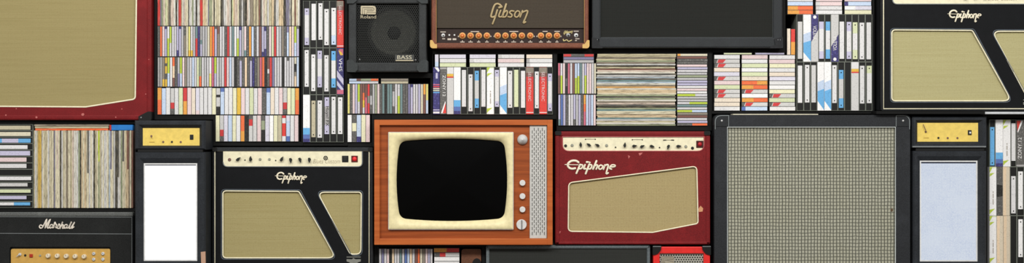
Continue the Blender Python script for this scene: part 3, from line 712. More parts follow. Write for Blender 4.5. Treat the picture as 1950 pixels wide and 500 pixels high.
# video tapes lying on their sides at the left edge
LT = [(239, 246.6, 57.7, 'C'), (251, 258.8, 58, 'c'), (263.6, 271.4, 58, 'X/30/v/70/X'), (276, 284, 52, 'w'), (287, 296.6, 57, 'v'), (299.6, 307.8, 50, 'p'), (311.6, 319.6, 50, 'w'), None, (334.4, 342.8, 59, 'w'),
      (347, 354.6, 52, 'G'), (358.6, 366.6, 58, 'L'), (371, 379, 50, 'v'), (382.8, 390.4, 57, 'w/60/X')]
yy = 236.2; hh = (395.4 - 236.2) / 13
for k, (it, lb) in enumerate(zip(LT, labels([('unlabelled black' if i is None else desc(i[3]) + '-labelled') for i in LT], 'video tape', 'lying in the stack at left edge', 'top'))):
    y0 = yy + k * hh; y1 = y0 + hh - 0.1
    lab = None if it is None else (-20, max(it[0], y0 + 1.6), it[2], min(it[1], y1 - 1.6))
    tape(-30, y0, 62.6, y1, lab, it[3] if it else None, lb, 'video tapes lying at the left edge', True, it is None)
    if k == 4:
        o = bpy.context.scene.collection.objects[-1] if False else None

# ------------------------------------------------------------------ logos
def strokes(mb, zoom, origin, scale, m, yf, yb, w):
    for st in zoom:
        ww = w; pts = st
        if isinstance(st[0], (int, float)): ww = st[0]; pts = st[1:]
        P = [(origin[0] + a * scale[0], origin[1] + b * scale[1]) for a, b in pts]
        mb.ribbon(P, ww * (scale[0] + scale[1]) / 2, yf, yb, m)
EPI = [[58, (425, 145), (375, 112), (305, 103), (230, 118), (172, 160), (152, 205), (165, 252), (205, 288), (270, 302), (340, 290)], [24, (80, 200), (420, 206)],
       [52, (470, 200), (372, 412)], [44, (455, 220), (515, 205), (535, 235), (500, 295), (445, 305)], [48, (595, 205), (560, 300), (610, 300)], [58, (640, 140), (648, 142)], [38, (648, 130), (725, 150)],
       [52, (705, 190), (612, 420)], [44, (690, 215), (755, 205), (765, 245), (730, 305), (680, 305)], [54, (888, 112), (800, 308)], [44, (835, 240), (895, 207), (915, 230), (880, 312)],
       [42, (1000, 212), (958, 235), (945, 290), (980, 315), (1030, 290), (1045, 235), (1000, 212)], [44, (1105, 208), (1068, 315)], [46, (1085, 240), (1150, 205), (1190, 225), (1135, 420), (1188, 402)],
       [40, (1235, 262), (1355, 250), (1362, 215), (1290, 207), (1245, 240), (1225, 295), (1275, 312)]]
MAR = [[36, (170, 285), (125, 268), (98, 308), (122, 348), (170, 335), (230, 230), (285, 115), (265, 250), (245, 345)], [36, (255, 335), (320, 205), (380, 115), (335, 240), (305, 345), (350, 338)],
       [32, (435, 258), (385, 265), (362, 325), (388, 350), (430, 305), (442, 258), (425, 340), (465, 335)], [32, (465, 335), (490, 200), (510, 215), (515, 250), (540, 255), (520, 335), (552, 340)],
       [30, (555, 345), (605, 235), (625, 315), (595, 360), (562, 348)], [32, (630, 360), (695, 180), (655, 320), (690, 262), (715, 280), (690, 350), (725, 350)],
       [32, (805, 258), (755, 265), (735, 325), (758, 355), (800, 310), (815, 260), (797, 348), (835, 340)], [34, (840, 345), (925, 180), (885, 270), (862, 352), (900, 352)], [34, (905, 345), (1005, 190), (955, 290), (930, 358), (985, 318)]]
GIB = [[40, (305, 128), (275, 90), (225, 68), (180, 82), (150, 130), (118, 230), (100, 310), (140, 322), (185, 300)], [48, (255, 140), (300, 125)], [36, (220, 185), (180, 320), (130, 450)],
       [34, (285, 195), (245, 305), (290, 318), (330, 290)], [42, (388, 75), (315, 318)], [34, (345, 240), (395, 198), (412, 235), (378, 315), (315, 320)], [34, (535, 210), (480, 205), (455, 240), (500, 280), (480, 322), (425, 315)],
       [34, (605, 205), (565, 235), (550, 300), (590, 325), (632, 290), (645, 225), (605, 205)], [34, (700, 200), (655, 322)], [36, (680, 245), (735, 215), (800, 205), (760, 330), (715, 435), (758, 415)]]
def pointer_knob(mb, cx, cy, ang, m, y, s=1.0):
    """chicken-head knob: round skirt and a pointed bar"""
    mb.knob(cx, cy, [(2.7 * s, y), (2.5 * s, y - 0.006 * s)], m, 14)
    a = math.radians(ang); ux, uy = math.sin(a), -math.cos(a); vx, vy = -uy, ux
    P = [(-3.4, -1.7), (2.0, -1.9), (6.2, 0), (2.0, 1.9), (-3.4, 1.7)]
    mb.panel([(cx + (ux * p + vx * q) * s, cy + (uy * p + vy * q) * s) for p, q in P], [], y - 0.013 * s, y - 0.002, m)
KN = plain('knob_black', (34, 36, 32), 0.45, 0.3)
JK = plain('jack_brown', (120, 92, 82), 0.5, 0.3)
TIN = plain('tin_grey', (150, 150, 134), 0.45, 0.4)

# ------------------------------------------------------------------ black combo amplifiers (two of the same design)
def black_combo(label, ox, oy, s, yf, clothm):
    X = lambda x: ox + (x - 408) * s
    Y = lambda y: oy + (y - 505) * s
    P = lambda L: [(X(a), Y(b)) for a, b in L]
    x0, x1, y0, y1 = X(405), X(710), Y(280), Y(508)
    t = Thing('guitar_amplifier', label, 'amplifier', x0, y0, x1, y1, yf, 0.26, 'black combo amplifiers'); rt = t.root
    m = t.mb(); op1 = rounded(P([(424, 363), (569, 364), (639.5, 490.5), (424, 490.5)]), [7 * s, 6 * s, 9 * s, 7 * s]); op2 = rounded(P([(604, 365.5), (688, 365.5), (687, 483.5), (667, 483.5)]), [9 * s, 6 * s, 10 * s, 9 * s])
    m.box(x0, y0, x1, y1, yf + 0.018, 0.26, BLK, 2.5)
    m.panel(rounded(rect(x0, y0, x1, Y(287)), [3, 3, 0, 0], 3), [], yf - 0.004, yf + 0.03, BLK2)
    for a, b in ((x0, X(407)), (X(705), x1)): m.box(a, Y(287), b, y1, yf - 0.002, yf + 0.03, BLK, 0.8)
    m.box(x0, Y(506), x1, y1, yf - 0.002, yf + 0.03, BLK, 0.8)
    m.build('cabinet', rt)
    m = t.mb(); m.panel(P(rect(407, 287, 705, 506)), [op1, op2], yf + 0.002, yf + 0.016, tolex('black_baffle', (20, 21, 23), bs=0.3, spec=0.12)); m.build('baffle', rt)
    for op in (op1, op2):
        m = t.mb(); m.panel(op, [], yf + 0.010, yf + 0.015, clothm); m.build('grille_cloth', rt)
        m = t.mb(); m.tube(op, 1.35 * s, yf + 0.003, CREAMP); c = m.build('piping', rt)
        cx = sum(a for a, b in op) / len(op); cy = sum(b for a, b in op) / len(op)
        big = [(a + (1 if a > cx else -1) * 2.6, b + (1 if b > cy else -1) * 2.6) for a, b in op]
        m = t.mb(); m.tube(big, 0.9 * s, yf + 0.0018, plain('lip_highlight_grey', (84, 92, 100), 0.4, 0.4)); m.build('opening_lip_highlight', rt)  # grey tube colours in the light caught along the opening's bevel
    m = t.mb(); m.tube(P([(409, 286.5), (409, 504.5), (703, 504.5), (703, 286.5)]), 1.15 * s, yf + 0.001, CREAMP, closed=False)
    m.box(X(408), Y(285.6), X(425), Y(287.6), yf - 0.001, yf + 0.004, CREAMP); m.box(X(690), Y(285.6), X(704), Y(287.6), yf - 0.001, yf + 0.004, CREAMP); m.build('edge_piping', rt)
    pn = rounded(P([(425, 286.5), (690, 286.5), (690, 317), (425, 317)]), [0, 0, 9 * s, 9 * s])
    m = t.mb(); m.panel(pn, [], yf - 0.001, yf + 0.006, CREAM); cp = m.build('control_panel', rt)
    m = t.mb(); m.tube(pn[7 - 6 + 0:], 1.1 * s, yf - 0.0005, GREYP, closed=False); m.build('panel_rim', rt)
    yk = yf - 0.001
    z = lambda u, v: (X(420 + u / 6.96), Y(282 + v / 6.96))
    for u, v, a in ((235, 145, 50), (402, 145, 2), (812, 145, 30), (932, 152, 170), (1055, 148, 160), (1180, 148, 175)):
        m = t.mb(); pointer_knob(m, *z(u, v), a, KN, yk, s); m.build('knob', rt)
    for u, v in ((525, 145), (648, 145)):
        m = t.mb(); m.knob(*z(u, v), [(2.6 * s, yk), (2.2 * s, yk - 0.004)], TIN, 12); m.build('input_jack', rt)
    m = t.mb(); m.knob(*z(120, 150), [(3.2 * s, yk), (2.8 * s, yk - 0.003), (1.2 * s, yk - 0.001)], JK, 14); m.build('input_jack', rt)
    for u, v in ((325, 155), (732, 160)):
        m = t.mb(); m.knob(*z(u, v), [(1.3 * s, yk), (1.2 * s, yk - 0.003)], KN, 10); m.build('screw', rt)
    m = t.mb(); c = z(1393, 128); m.tube([(c[0] + 3.4 * s * math.cos(i * .39), c[1] + 3.4 * s * math.sin(i * .39)) for i in range(16)], 0.8, yk - 0.0005, INK)
    m.box(c[0] - 1.7 * s, c[1] - 1.5 * s, c[0] + 1.7 * s, c[1] - .4 * s, yk - 0.001, yk + .001, INK); m.box(c[0] - 1.7 * s, c[1] + .3 * s, c[0] + 1.7 * s, c[1] + 1.5 * s, yk - 0.001, yk + .001, INK); m.build('maker_mark', rt)
    m = t.mb(); a = z(1225, 140); b = z(1590, 200); add_text(m, 'Blues Custom', a[0], a[1], b[0], b[1], yk - 0.0004, plain('faded_ink', (178, 166, 138), 0.6, 0.1), 0, 0.35); m.build('lettering', rt)
    for u, col in ((1653, None), (1777, REDL)):
        c = z(u, 140); r = 6.1 * s
        m = t.mb(); m.box(c[0] - r, c[1] - r, c[0] + r, c[1] + r, yk - 0.003, yk + 0.002, plain('switch_black', (30, 30, 27), 0.4, 0.3) if col is None else plain('lamp_bezel', (92, 30, 26), 0.5, 0.2), 0.6); sw = m.build('power_switch' if col is None else 'pilot_lamp', rt)
        m = t.mb()
        if col: m.knob(c[0], c[1], [(4.3 * s, yk - 0.003), (3.4 * s, yk - 0.006), (1.5 * s, yk - 0.0075)], REDL, 18); m.build('lens', sw)
        else: m.box(c[0] - r * .6, c[1] - r * .7, c[0] + r * .6, c[1] + r * .7, yk - 0.006, yk - 0.002, KN, 0.8); m.build('rocker', sw)
    m = t.mb(); sc = (60.0 / 1300 * s, 22.0 / 345 * s); strokes(m, EPI, (X(524) - 75 * sc[0], Y(328) - 100 * sc[1]), sc, BADGE, yf - 0.004, yf + 0.003, 44); m.build('script_badge', rt)
    m = t.mb(); em = plain('emblem_grey', (130, 130, 122), 0.5, 0.3)
    m.panel(P([(660, 492.6), (670, 493), (673, 490.5), (677, 493), (687, 492.6), (687, 497), (681, 499), (680, 503), (667, 503), (666, 499), (660, 497)]), [], yf, yf + 0.003, em)
    m.box(X(660), Y(488), X(687), Y(489.4), yf, yf + 0.003, em); m.build('wing_emblem', rt)
    for xx in (X(405), X(702)):
        m = t.mb(); m.panel(rounded(P(rect(405, 280, 414, 288)) if xx == X(405) else P(rect(701, 280, 710, 288)), 2.5), [], yf - 0.006, yf + 0.02, BLKP); m.build('corner_guard', rt)
    return t
black_combo('black amplifier with two tan cloth openings standing left of the television', 408, 505, 1.0, -0.02, TANC)
black_combo('black amplifier with glare-lightened tan cloth openings at the upper right', 1681.5, 207.3, 1.06, -0.03, GLAREC)

# ------------------------------------------------------------------ red combo amplifier
def red_amp():
    yf = -0.02; t = Thing('guitar_amplifier', 'small dark red amplifier with cream script badge right of the television', 'amplifier', 1057, 250, 1352.5, 464.5, yf, 0.26); rt = t.root
    op = rounded([(1083, 347.5), (1327, 316), (1329.5, 425), (1243, 442), (1082, 440)], [9, 8, 6, 3, 8])
    m = t.mb(); m.box(1057, 249.6, 1352.5, 464.8, yf + 0.02, 0.26, RED, 3)
    m.box(1057, 249.6, 1352.5, 259, yf - 0.003, yf + 0.03, RED, 2.5)
    for a, b in ((1057, 1066), (1344, 1352.5)): m.box(a, 258, b, 464.8, yf - 0.002, yf + 0.03, RED, 2)
    m.box(1057, 459, 1352.5, 464.8, yf - 0.002, yf + 0.03, RED, 2); m.build('cabinet', rt)
    pn = rounded([(1071, 259.5), (1341, 259.5), (1341, 287.5), (1071, 287.5)], [2, 1, 14, 16])
    m = t.mb(); m.panel(rect(1064, 258, 1346, 461), [op, pn], yf + 0.001, yf + 0.018, RED); m.build('baffle', rt)
    m = t.mb(); chip = plain('worn_chip', (190, 110, 104), 0.8, 0.1); tan = plain('bare_tan', (206, 150, 110), 0.8, 0.1)
    for L, c in (([(1216, 291), (1224, 290), (1222, 293), (1218, 296)], chip), ([(1196, 295), (1200, 297), (1197, 302)], chip), ([(1334, 391), (1339, 396), (1338, 402), (1331, 403), (1329.8, 398)], tan), ([(1060, 438), (1068, 440), (1066, 444), (1060, 443)], chip)):
        m.panel(L, [], yf + 0.0005, yf + 0.003, c)
    m.build('worn_patch', rt)
    m = t.mb(); m.panel(op, [], yf + 0.010, yf + 0.016, REDC); m.build('grille_cloth', rt)
    m = t.mb(); m.tube(op, 1.3, yf + 0.002, CREAMP); m.build('piping', rt)
    m = t.mb(); m.panel(pn, [], yf + 0.004, yf + 0.012, CREAM); m.build('control_panel', rt)
    m = t.mb(); m.tube(pn, 1.0, yf + 0.001, plain('lip_highlight_pink', (176, 84, 84), 0.45, 0.3)); m.build('panel_lip_highlight', rt)  # pink tint is the highlight on the panel's lip, put into colour
    yk = yf + 0.004; z = lambda u, v: (1060 + u / 6.72, 254 + v / 6.72)
    for u, v, a in ((308, 145, -5), (415, 145, -55), (525, 150, -60), (872, 150, 3), (990, 158, 80), (1090, 165, 62), (1215, 160, 105), (1430, 165, 200), (1555, 160, 85)):
        m = t.mb(); pointer_knob(m, *z(u, v), a, KN, yk, 0.95); m.build('knob', rt)
    for u, v, mm in ((115, 155, KN), (1740, 185, KN), (198, 150, TIN), (640, 152, TIN), (1655, 165, TIN)):
        m = t.mb(); m.knob(*z(u, v), [(2.9, yk), (2.5, yk - 0.004), (1.0, yk - 0.002)], mm, 12); m.build('input_jack', rt)
    for u, v in ((755, 175), (1318, 178)):
        m = t.mb(); m.knob(*z(u, v), [(1.5, yk), (1.3, yk - 0.003)], KN, 10); m.build('screw', rt)
    for u0, u1, v in ((370, 495, 72), (970, 1098, 78), (1372, 1498, 83)):
        m = t.mb(); a = z(u0, v); b = z(u1, v); m.box(a[0], a[1] - .35, b[0], b[1] + .35, yk - .0006, yk + .001, INK)
        for q in (a, b): m.box(q[0] - 1.0, q[1] - .9, q[0] + 1.0, q[1] + 1.2, yk - .0007, yk + .001, INK)
        if u0 == 1372: m.box(a[0], a[1] - .9, a[0] + 4.6, a[1] + .9, yk - .0008, yk, INK); m.box(b[0] - 4.6, b[1] - .9, b[0], b[1] + .9, yk - .0008, yk, INK)
        m.build('printed_bracket', rt)
    c = z(1833, 135); m = t.mb(); m.box(c[0] - 6.6, c[1] - 6.6, c[0] + 6.6, c[1] + 6.6, yk - 0.004, yk + 0.002, plain('lamp_bezel_dark', (66, 20, 20), 0.5, 0.2), 0.6); pl = m.build('pilot_lamp', rt)
    m = t.mb(); m.knob(c[0], c[1], [(3.9, yk - 0.004), (3, yk - 0.007), (1.2, yk - 0.008)], plain('dim_red_lens', (176, 24, 36), 0.35, 0.4), 18); m.build('lens', pl)
    m = t.mb(); sc = (96.5 / 1300, 27.0 / 345); strokes(m, EPI, (1075.5 - 75 * sc[0], 304 - 85 * sc[1]), sc, BADGE, yf - 0.004, yf + 0.002, 44); m.build('script_badge', rt)
    for x in (1057, 1340.5):
        m = t.mb(); m.panel(rounded(rect(x, 249, x + 12, 257), 3), [], yf - 0.006, yf + 0.02, BLKP); m.build('corner_guard', rt)
red_amp()
def big_red():
    yf = 0.0; t = Thing('guitar_amplifier', 'large dark red amplifier with tan cloth filling the upper left corner', 'amplifier', -165, -105, 289, 228.4, yf, 0.3); rt = t.root
    op = rounded([(-130, -30), (260.5, -75), (257.5, 188.5), (163, 203.5), (-130, 201.5)], [14, 12, 7, 6, 12])
    m = t.mb(); m.box(-165, -105, 289, 228.4, yf + 0.022, 0.3, RED, 3)
    m.box(279, -105, 289, 228.4, yf - 0.003, yf + 0.03, RED, 3); m.box(-165, -105, -154, 228.4, yf - 0.003, yf + 0.03, RED, 3); m.box(-165, 218, 289, 228.4, yf - 0.003, yf + 0.03, RED, 3); m.box(-165, -105, 289, -95, yf - 0.003, yf + 0.03, RED, 3)
    m.build('cabinet', rt)
    m = t.mb(); m.panel(rect(-156, -97, 281, 220), [op], yf + 0.0, yf + 0.02, RED); m.build('baffle', rt)
    m = t.mb(); chip = plain('worn_chip', (190, 110, 104), 0.8, 0.1)
    for cx, cy, r in ((158, 218, 3.6), (70, 223, 2.4), (31, 206.5, 1.6), (12, 219, 2), (277.5, 179, 1.4), (232, 207, 1.6), (221, 223, 1.6), (284, 113, 1.4)):
        m.panel([(cx + r * R.uniform(.6, 1) * math.cos(a), cy + r * R.uniform(.5, 1) * math.sin(a)) for a in [i * 1.047 for i in range(6)]], [], yf - 0.0036 if cy > 217 or cx > 278 else yf - 0.0004, yf + 0.002, chip)
    m.build('worn_patch', rt)
    m = t.mb(); m.panel(op, [], yf + 0.010, yf + 0.018, BIGC); m.build('grille_cloth', rt)
    m = t.mb(); m.tube(op, 1.6, yf + 0.001, CREAMP); m.build('piping', rt)
    m = t.mb(); m.panel(rounded([(265, 221), (283, 212), (289.8, 212), (289.8, 229), (265, 229)], [2, 3, 3, 4, 2]), [], yf - 0.009, yf + 0.03, BLKP)
    m.knob(270, 223.5, [(1.6, yf - .009), (1.2, yf - .011)], CHROME, 10); m.build('corner_guard', rt)
big_red()

# ------------------------------------------------------------------ brown amplifier head
def brown_head():
    yf = -0.025; t = Thing('amplifier_head', 'brown amplifier head with amber knobs and gold script badge', 'amplifier', 820, -60, 1121.5, 92, yf, 0.2); rt = t.root
    LEA = tolex('brown_leather', (124, 74, 54), (92, 52, 38), bs=0.4); BP = plain('dark_brown_panel', (50, 38, 34), 0.5, 0.15)
    m = t.mb(); m.box(820, -60, 1121.5, 92, yf + 0.03, 0.2, LEA, 2)
    m.box(822, -58, 831, 90, yf, yf + 0.05, LEA, 2.5); m.box(1112.5, -58, 1121, 90, yf, yf + 0.05, LEA, 2.5); m.box(822, 81.5, 1121, 91.6, yf, yf + 0.05, LEA, 2.5); m.box(822, -60, 1121, -50, yf, yf + 0.05, LEA, 2.5); m.build('cabinet', rt)
    m = t.mb(); m.box(831, -50, 1112.5, 53, yf + 0.012, yf + 0.03, BROWNC, 0.5); m.build('grille_cloth', rt)
    m = t.mb(); m.box(831, 53.4, 1112.5, 81.4, yf + 0.020, yf + 0.035, BP, 0.3); m.build('control_panel', rt)
    m = t.mb(); m.tube([(830.6, -50), (830.6, 81)], 0.5, yf + 0.004, BRASS, closed=False); m.tube([(1112.8, -50), (1112.8, 81)], 0.5, yf + 0.004, BRASS, closed=False); m.build('brass_trim', rt)
    yk = yf + 0.020; AM = plain('amber_knob', (226, 172, 106), 0.4, 0.4); AMC = plain('amber_core', (190, 92, 28), 0.4, 0.4); AMH = plain('amber_cap', (240, 166, 84), 0.4, 0.4)
    for x in (880.2, 895.8, 911.4, 927, 947.4, 962.4, 978.2, 993.8, 1010, 1030.2, 1045.5, 1061):
        m = t.mb(); m.knob(x, 67.4, [(6.5, yk), (6.1, yk - 0.006), (4.0, yk - 0.010)], AM, 22); k = m.build('knob', rt)
        m = t.mb(); m.knob(x, 67.4, [(4.0, yk - 0.010), (3.6, yk - 0.013), (1.4, yk - 0.013)], AMC, 18); m.knob(x, 67.4, [(1.4, yk - 0.0128), (1.0, yk - 0.0145)], AMH, 10); m.build('knob_cap', k)
    m = t.mb(); gr = plain('pale_print', (198, 186, 172), 0.6, 0.1)
    for x in (880.2, 895.8, 911.4, 927, 947.4, 962.4, 978.2, 993.8, 1010, 1030.2, 1045.5, 1061):
        m.panel([(x - 1.2, 78), (x, 75.2), (x + 1.2, 78)], [], yk - .0005, yk + .001, gr); w = R.uniform(2.6, 4.6); m.box(x - w, 78.4, x + w, 80, yk - .0005, yk + .001, gr)
    for x0, x1, y in ((838, 848.5, 60), (896, 912, 59.4), (970, 987, 59.2), (1033.5, 1043, 59), (1056, 1066.5, 59), (1093, 1102.5, 58.6), (841.5, 847, 73), (1096, 1104, 73), (1095.5, 1099, 76.4)):
        m.box(x0, y - .8, x1, y + .8, yk - .0005, yk + .001, gr)
    for x in (855.2, 865): m.box(x - 3.6, 72.2, x + 3.6, 75.6, yk - .0005, yk + .001, gr)
    for a, b in ((872.6, 934.5), (940.8, 1017.5), (1022.6, 1068.5)):
        for x in (a, b): m.panel([(x, 66.6), (x + 1.4, 68.4), (x, 70.2), (x - 1.4, 68.4)], [], yk - .0005, yk + .001, gr)
    m.build('printed_marks', rt)
    for x, r, mm in ((843.4, 3.8, SILV), (1082.4, 4.4, CHROME), (1097.6, 4.2, SILV)):
        m = t.mb(); m.knob(x, 66.4, [(r, yk), (r * .8, yk - 0.005), (r * .45, yk - 0.004)], mm, 16); m.knob(x + .4, 67.4, [(r * .4, yk - .004), (r * .35, yk - .007)], BLKP, 10); m.build('toggle_switch', rt)
    for x in (855.2, 865):
        m = t.mb(); m.knob(x, 66, [(1.9, yk), (1.5, yk - 0.005)], SILV, 12); m.build('indicator', rt)
    m = t.mb(); GB = plain('badge_brass', (168, 148, 106), 0.4, 0.4)
    strokes(m, GIB, (925, 0), (0.1, 0.1), GB, yf + 0.006, yf + 0.012, 36); m.build('script_badge', rt)
    m = t.mb(); GS = plain('gold_print', (206, 190, 130), 0.5, 0.2)
    for st in GIB: m.ribbon([(1071.5 + (a * .024), 57.5 + b * .018 - (a - 100) * .004) for a, b in (st[1:] if isinstance(st[0], (int, float)) else st)], 1.1, yk - .0008, yk + .001, GS)
    m.ribbon([(1073, 74), (1074, 77), (1080, 75), (1083, 78), (1089, 75.6)], 1.9, yk - .0008, yk + .001, GS); m.build('gold_script', rt)
    for s in (0, 1):
        m = t.mb(); fx = (lambda x: x) if not s else (lambda x: 1941.4 - x)
        m.panel(rounded([(fx(819), 76), (fx(823.5), 76.5), (fx(828), 83.6), (fx(832.4), 84.4), (fx(832.4), 91.6), (fx(819), 92)], [2, 1, 2, 1, 1, 6]), [], yf - 0.005, yf + 0.05, BRASS); m.build('corner_guard', rt)
brown_head()

# ------------------------------------------------------------------ black cabinet at the top
def framed_cab(name, label, cat, x0, y0, x1, y1, yf, inset, rimm, clothm, yb=0.26, group=None, pipe=GREYP, r=3.0, rec=0.012, depth_pipe=0.5):
    t = Thing(name, label, cat, x0, y0, x1, y1, yf, yb, group); rt = t.root
    a, b, c, d = inset; inn = rect(a, b, c, d)
    m = t.mb(); m.box(x0, y0, x1, y1, yf + 0.03, yb, rimm, 2.5)
    # four rounded bars form the front edge
    m.box(x0, y0, a, y1, yf, yf + 0.06, rimm, r); m.box(c, y0, x1, y1, yf, yf + 0.06, rimm, r); m.box(x0, y0, x1, b, yf, yf + 0.06, rimm, r); m.box(x0, d, x1, y1, yf, yf + 0.06, rimm, r); m.build('cabinet', rt)
    if clothm is not None:
        m = t.mb(); m.box(a, b, c, d, yf + rec, yf + 0.035, clothm); m.build('grille_cloth', rt)
    if pipe is not None:
        m = t.mb(); m.tube(inn, depth_pipe, yf + rec - 0.001, pipe); m.build('piping', rt)
    return t
t = framed_cab('speaker_cabinet', 'big black speaker cabinet with black cloth above the stacked records', 'speaker cabinet', 1127.5, -150, 1490.5, 91.2, -0.02, (1144, -135, 1472.5, 71), BLK2, DARKC, 0.28)
m = t.mb(); m.panel(rounded([(1474, 74), (1490.8, 70), (1491, 91.6), (1466, 91.6), (1466, 88.5), (1476, 86)], 2), [], -0.024, 0.02, BLK); m.knob(1481, 76, [(1.0, -.024), (.7, -.026)], CHROME, 8); m.knob(1485.4, 76, [(1.0, -.024), (.7, -.026)], CHROME, 8); m.build('corner_guard', t.root)
m = t.mb(); m.panel(rounded([(1127.2, 70), (1139, 74), (1142, 86), (1150, 91.6), (1127, 91.6)], 2), [], -0.023, 0.02, BLK); m.knob(1137.5, 75.6, [(.9, -.023), (.6, -.025)], CHROME, 8); m.build('corner_guard', t.root)

# ------------------------------------------------------------------ small bass cube amplifier
def cube_amp():
    yf = -0.03; t = Thing('bass_amplifier', 'small black bass amplifier with a speaker cone behind mesh', 'amplifier', 663, -12, 812, 137.6, yf, 0.22); rt = t.root
    FR = tolex('speaker_frame_black', (50, 52, 52), bs=0.4)
    m = t.mb(); m.box(664, -12, 811, 136.8, yf + 0.085, 0.22, FR, 2)
    for q in ((663.4, -10, 678.6, 136.8), (797, -10, 812, 136.8), (663.4, -12, 812, 7), (663.4, 118.6, 812, 136.8)): m.box(*q, yf, yf + 0.09, FR, 2.5)
    m.build('cabinet', rt)
    cx, cy = 747.5, 60
    m = t.mb(); CN = plain('cone_grey', (116, 116, 106), 0.7, 0.2)
    m.box(678, 6, 798, 119, yf + 0.078, yf + 0.085, plain('baffle_black', (16, 16, 16), 0.8, 0.1))
    cc = lambda r, y: [(cx + r * math.cos(2 * math.pi * i / 48), cy + r * math.sin(2 * math.pi * i / 48), y) for i in range(48)]; m.rings([cc(r, y) for r, y in ((50, yf + 0.078), (50, yf + 0.030), (46, yf + 0.029), (43, yf + 0.034))], plain('surround_rubber', (58, 58, 55), 0.6, 0.2)); m.build('speaker_surround', rt)
    m = t.mb(); m.knob(cx, cy, [(43.4, yf + 0.0325), (13, yf + 0.070), (12, yf + 0.0701)], CN, 48); sp_ = m.build('speaker_cone', rt)
    m = t.mb(); m.knob(cx, cy, [(13, yf + 0.0695), (11, yf + 0.060), (6, yf + 0.055), (1, yf + 0.054)], plain('dust_cap', (30, 30, 29), 0.6, 0.2), 32); m.build('dust_cap', sp_)
    m = t.mb(); m.box(678.4, 6.4, 797.2, 118.8, yf + 0.014, yf + 0.0148, perforated('black_perforated_grille', (36, 37, 35), 3.9, True)); m.build('speaker_grille', rt)
    bd = plain('badge_sand', (188, 176, 146), 0.5, 0.3); yb = yf + 0.0125
    m = t.mb(); m.panel(rounded(rect(686.2, 10.4, 715.2, 26.6), [2, 6, 2, 1]), [], yb, yb + 0.002, bd)
    z = lambda L: [(650 + a / 3.333, b / 3.333) for a, b in L]
    for L in ([(132, 90), (132, 47), (198, 47), (207, 56), (198, 67), (160, 67)], [(145, 90), (145, 57), (195, 57)], [(158, 90), (158, 78), (217, 78)]): m.ribbon(z(L), 1.0, yb - .0006, yb + .001, INK, 0)
    add_text(m, 'Roland', 686, 28.4, 715.4, 34.6, yb - .0004, bd, 0, 0.0, 0.002); m.build('maker_badge', rt)
    m = t.mb(); m.box(751.5, 103.6, 788, 116.4, yb, yb + 0.002, plain('badge_dark', (66, 66, 62), 0.4, 0.3), 0.4); add_text(m, 'BASS', 756, 105, 783.5, 112, yb - .0008, plain('badge_letter', (205, 198, 172), 0.5, 0.3)); m.box(753, 113.6, 786.5, 115.6, yb - .0006, yb + .001, bd); m.build('type_badge', rt)
    for x, y in ((684, 112.4), (791, 113.4)):
        m = t.mb(); m.knob(x, y, [(1.6, yb + .002), (1.0, yb)], CHROME, 10); m.build('screw', rt)
    CG = tolex('corner_plastic', (58, 62, 62), bs=0.2)
    for s in (0, 1):
        fx = (lambda x: x) if not s else (lambda x: 1475.6 - x)
        m = t.mb(); m.panel(rounded([(fx(660.8), 116), (fx(664), 113.6), (fx(672), 114.4), (fx(681.6), 124), (fx(681.6), 132.6), (fx(677), 137), (fx(662), 137), (fx(660.8), 135)], 2), [], yf - 0.008, yf + 0.06, CG); m.build('corner_guard', rt)
        m = t.mb(); m.panel(rounded([(fx(660.8), -14), (fx(681), -14), (fx(681), 1), (fx(673), 7), (fx(660.8), 7)], 2), [], yf - 0.008, yf + 0.06, CG); m.build('corner_guard', rt)
cube_amp()

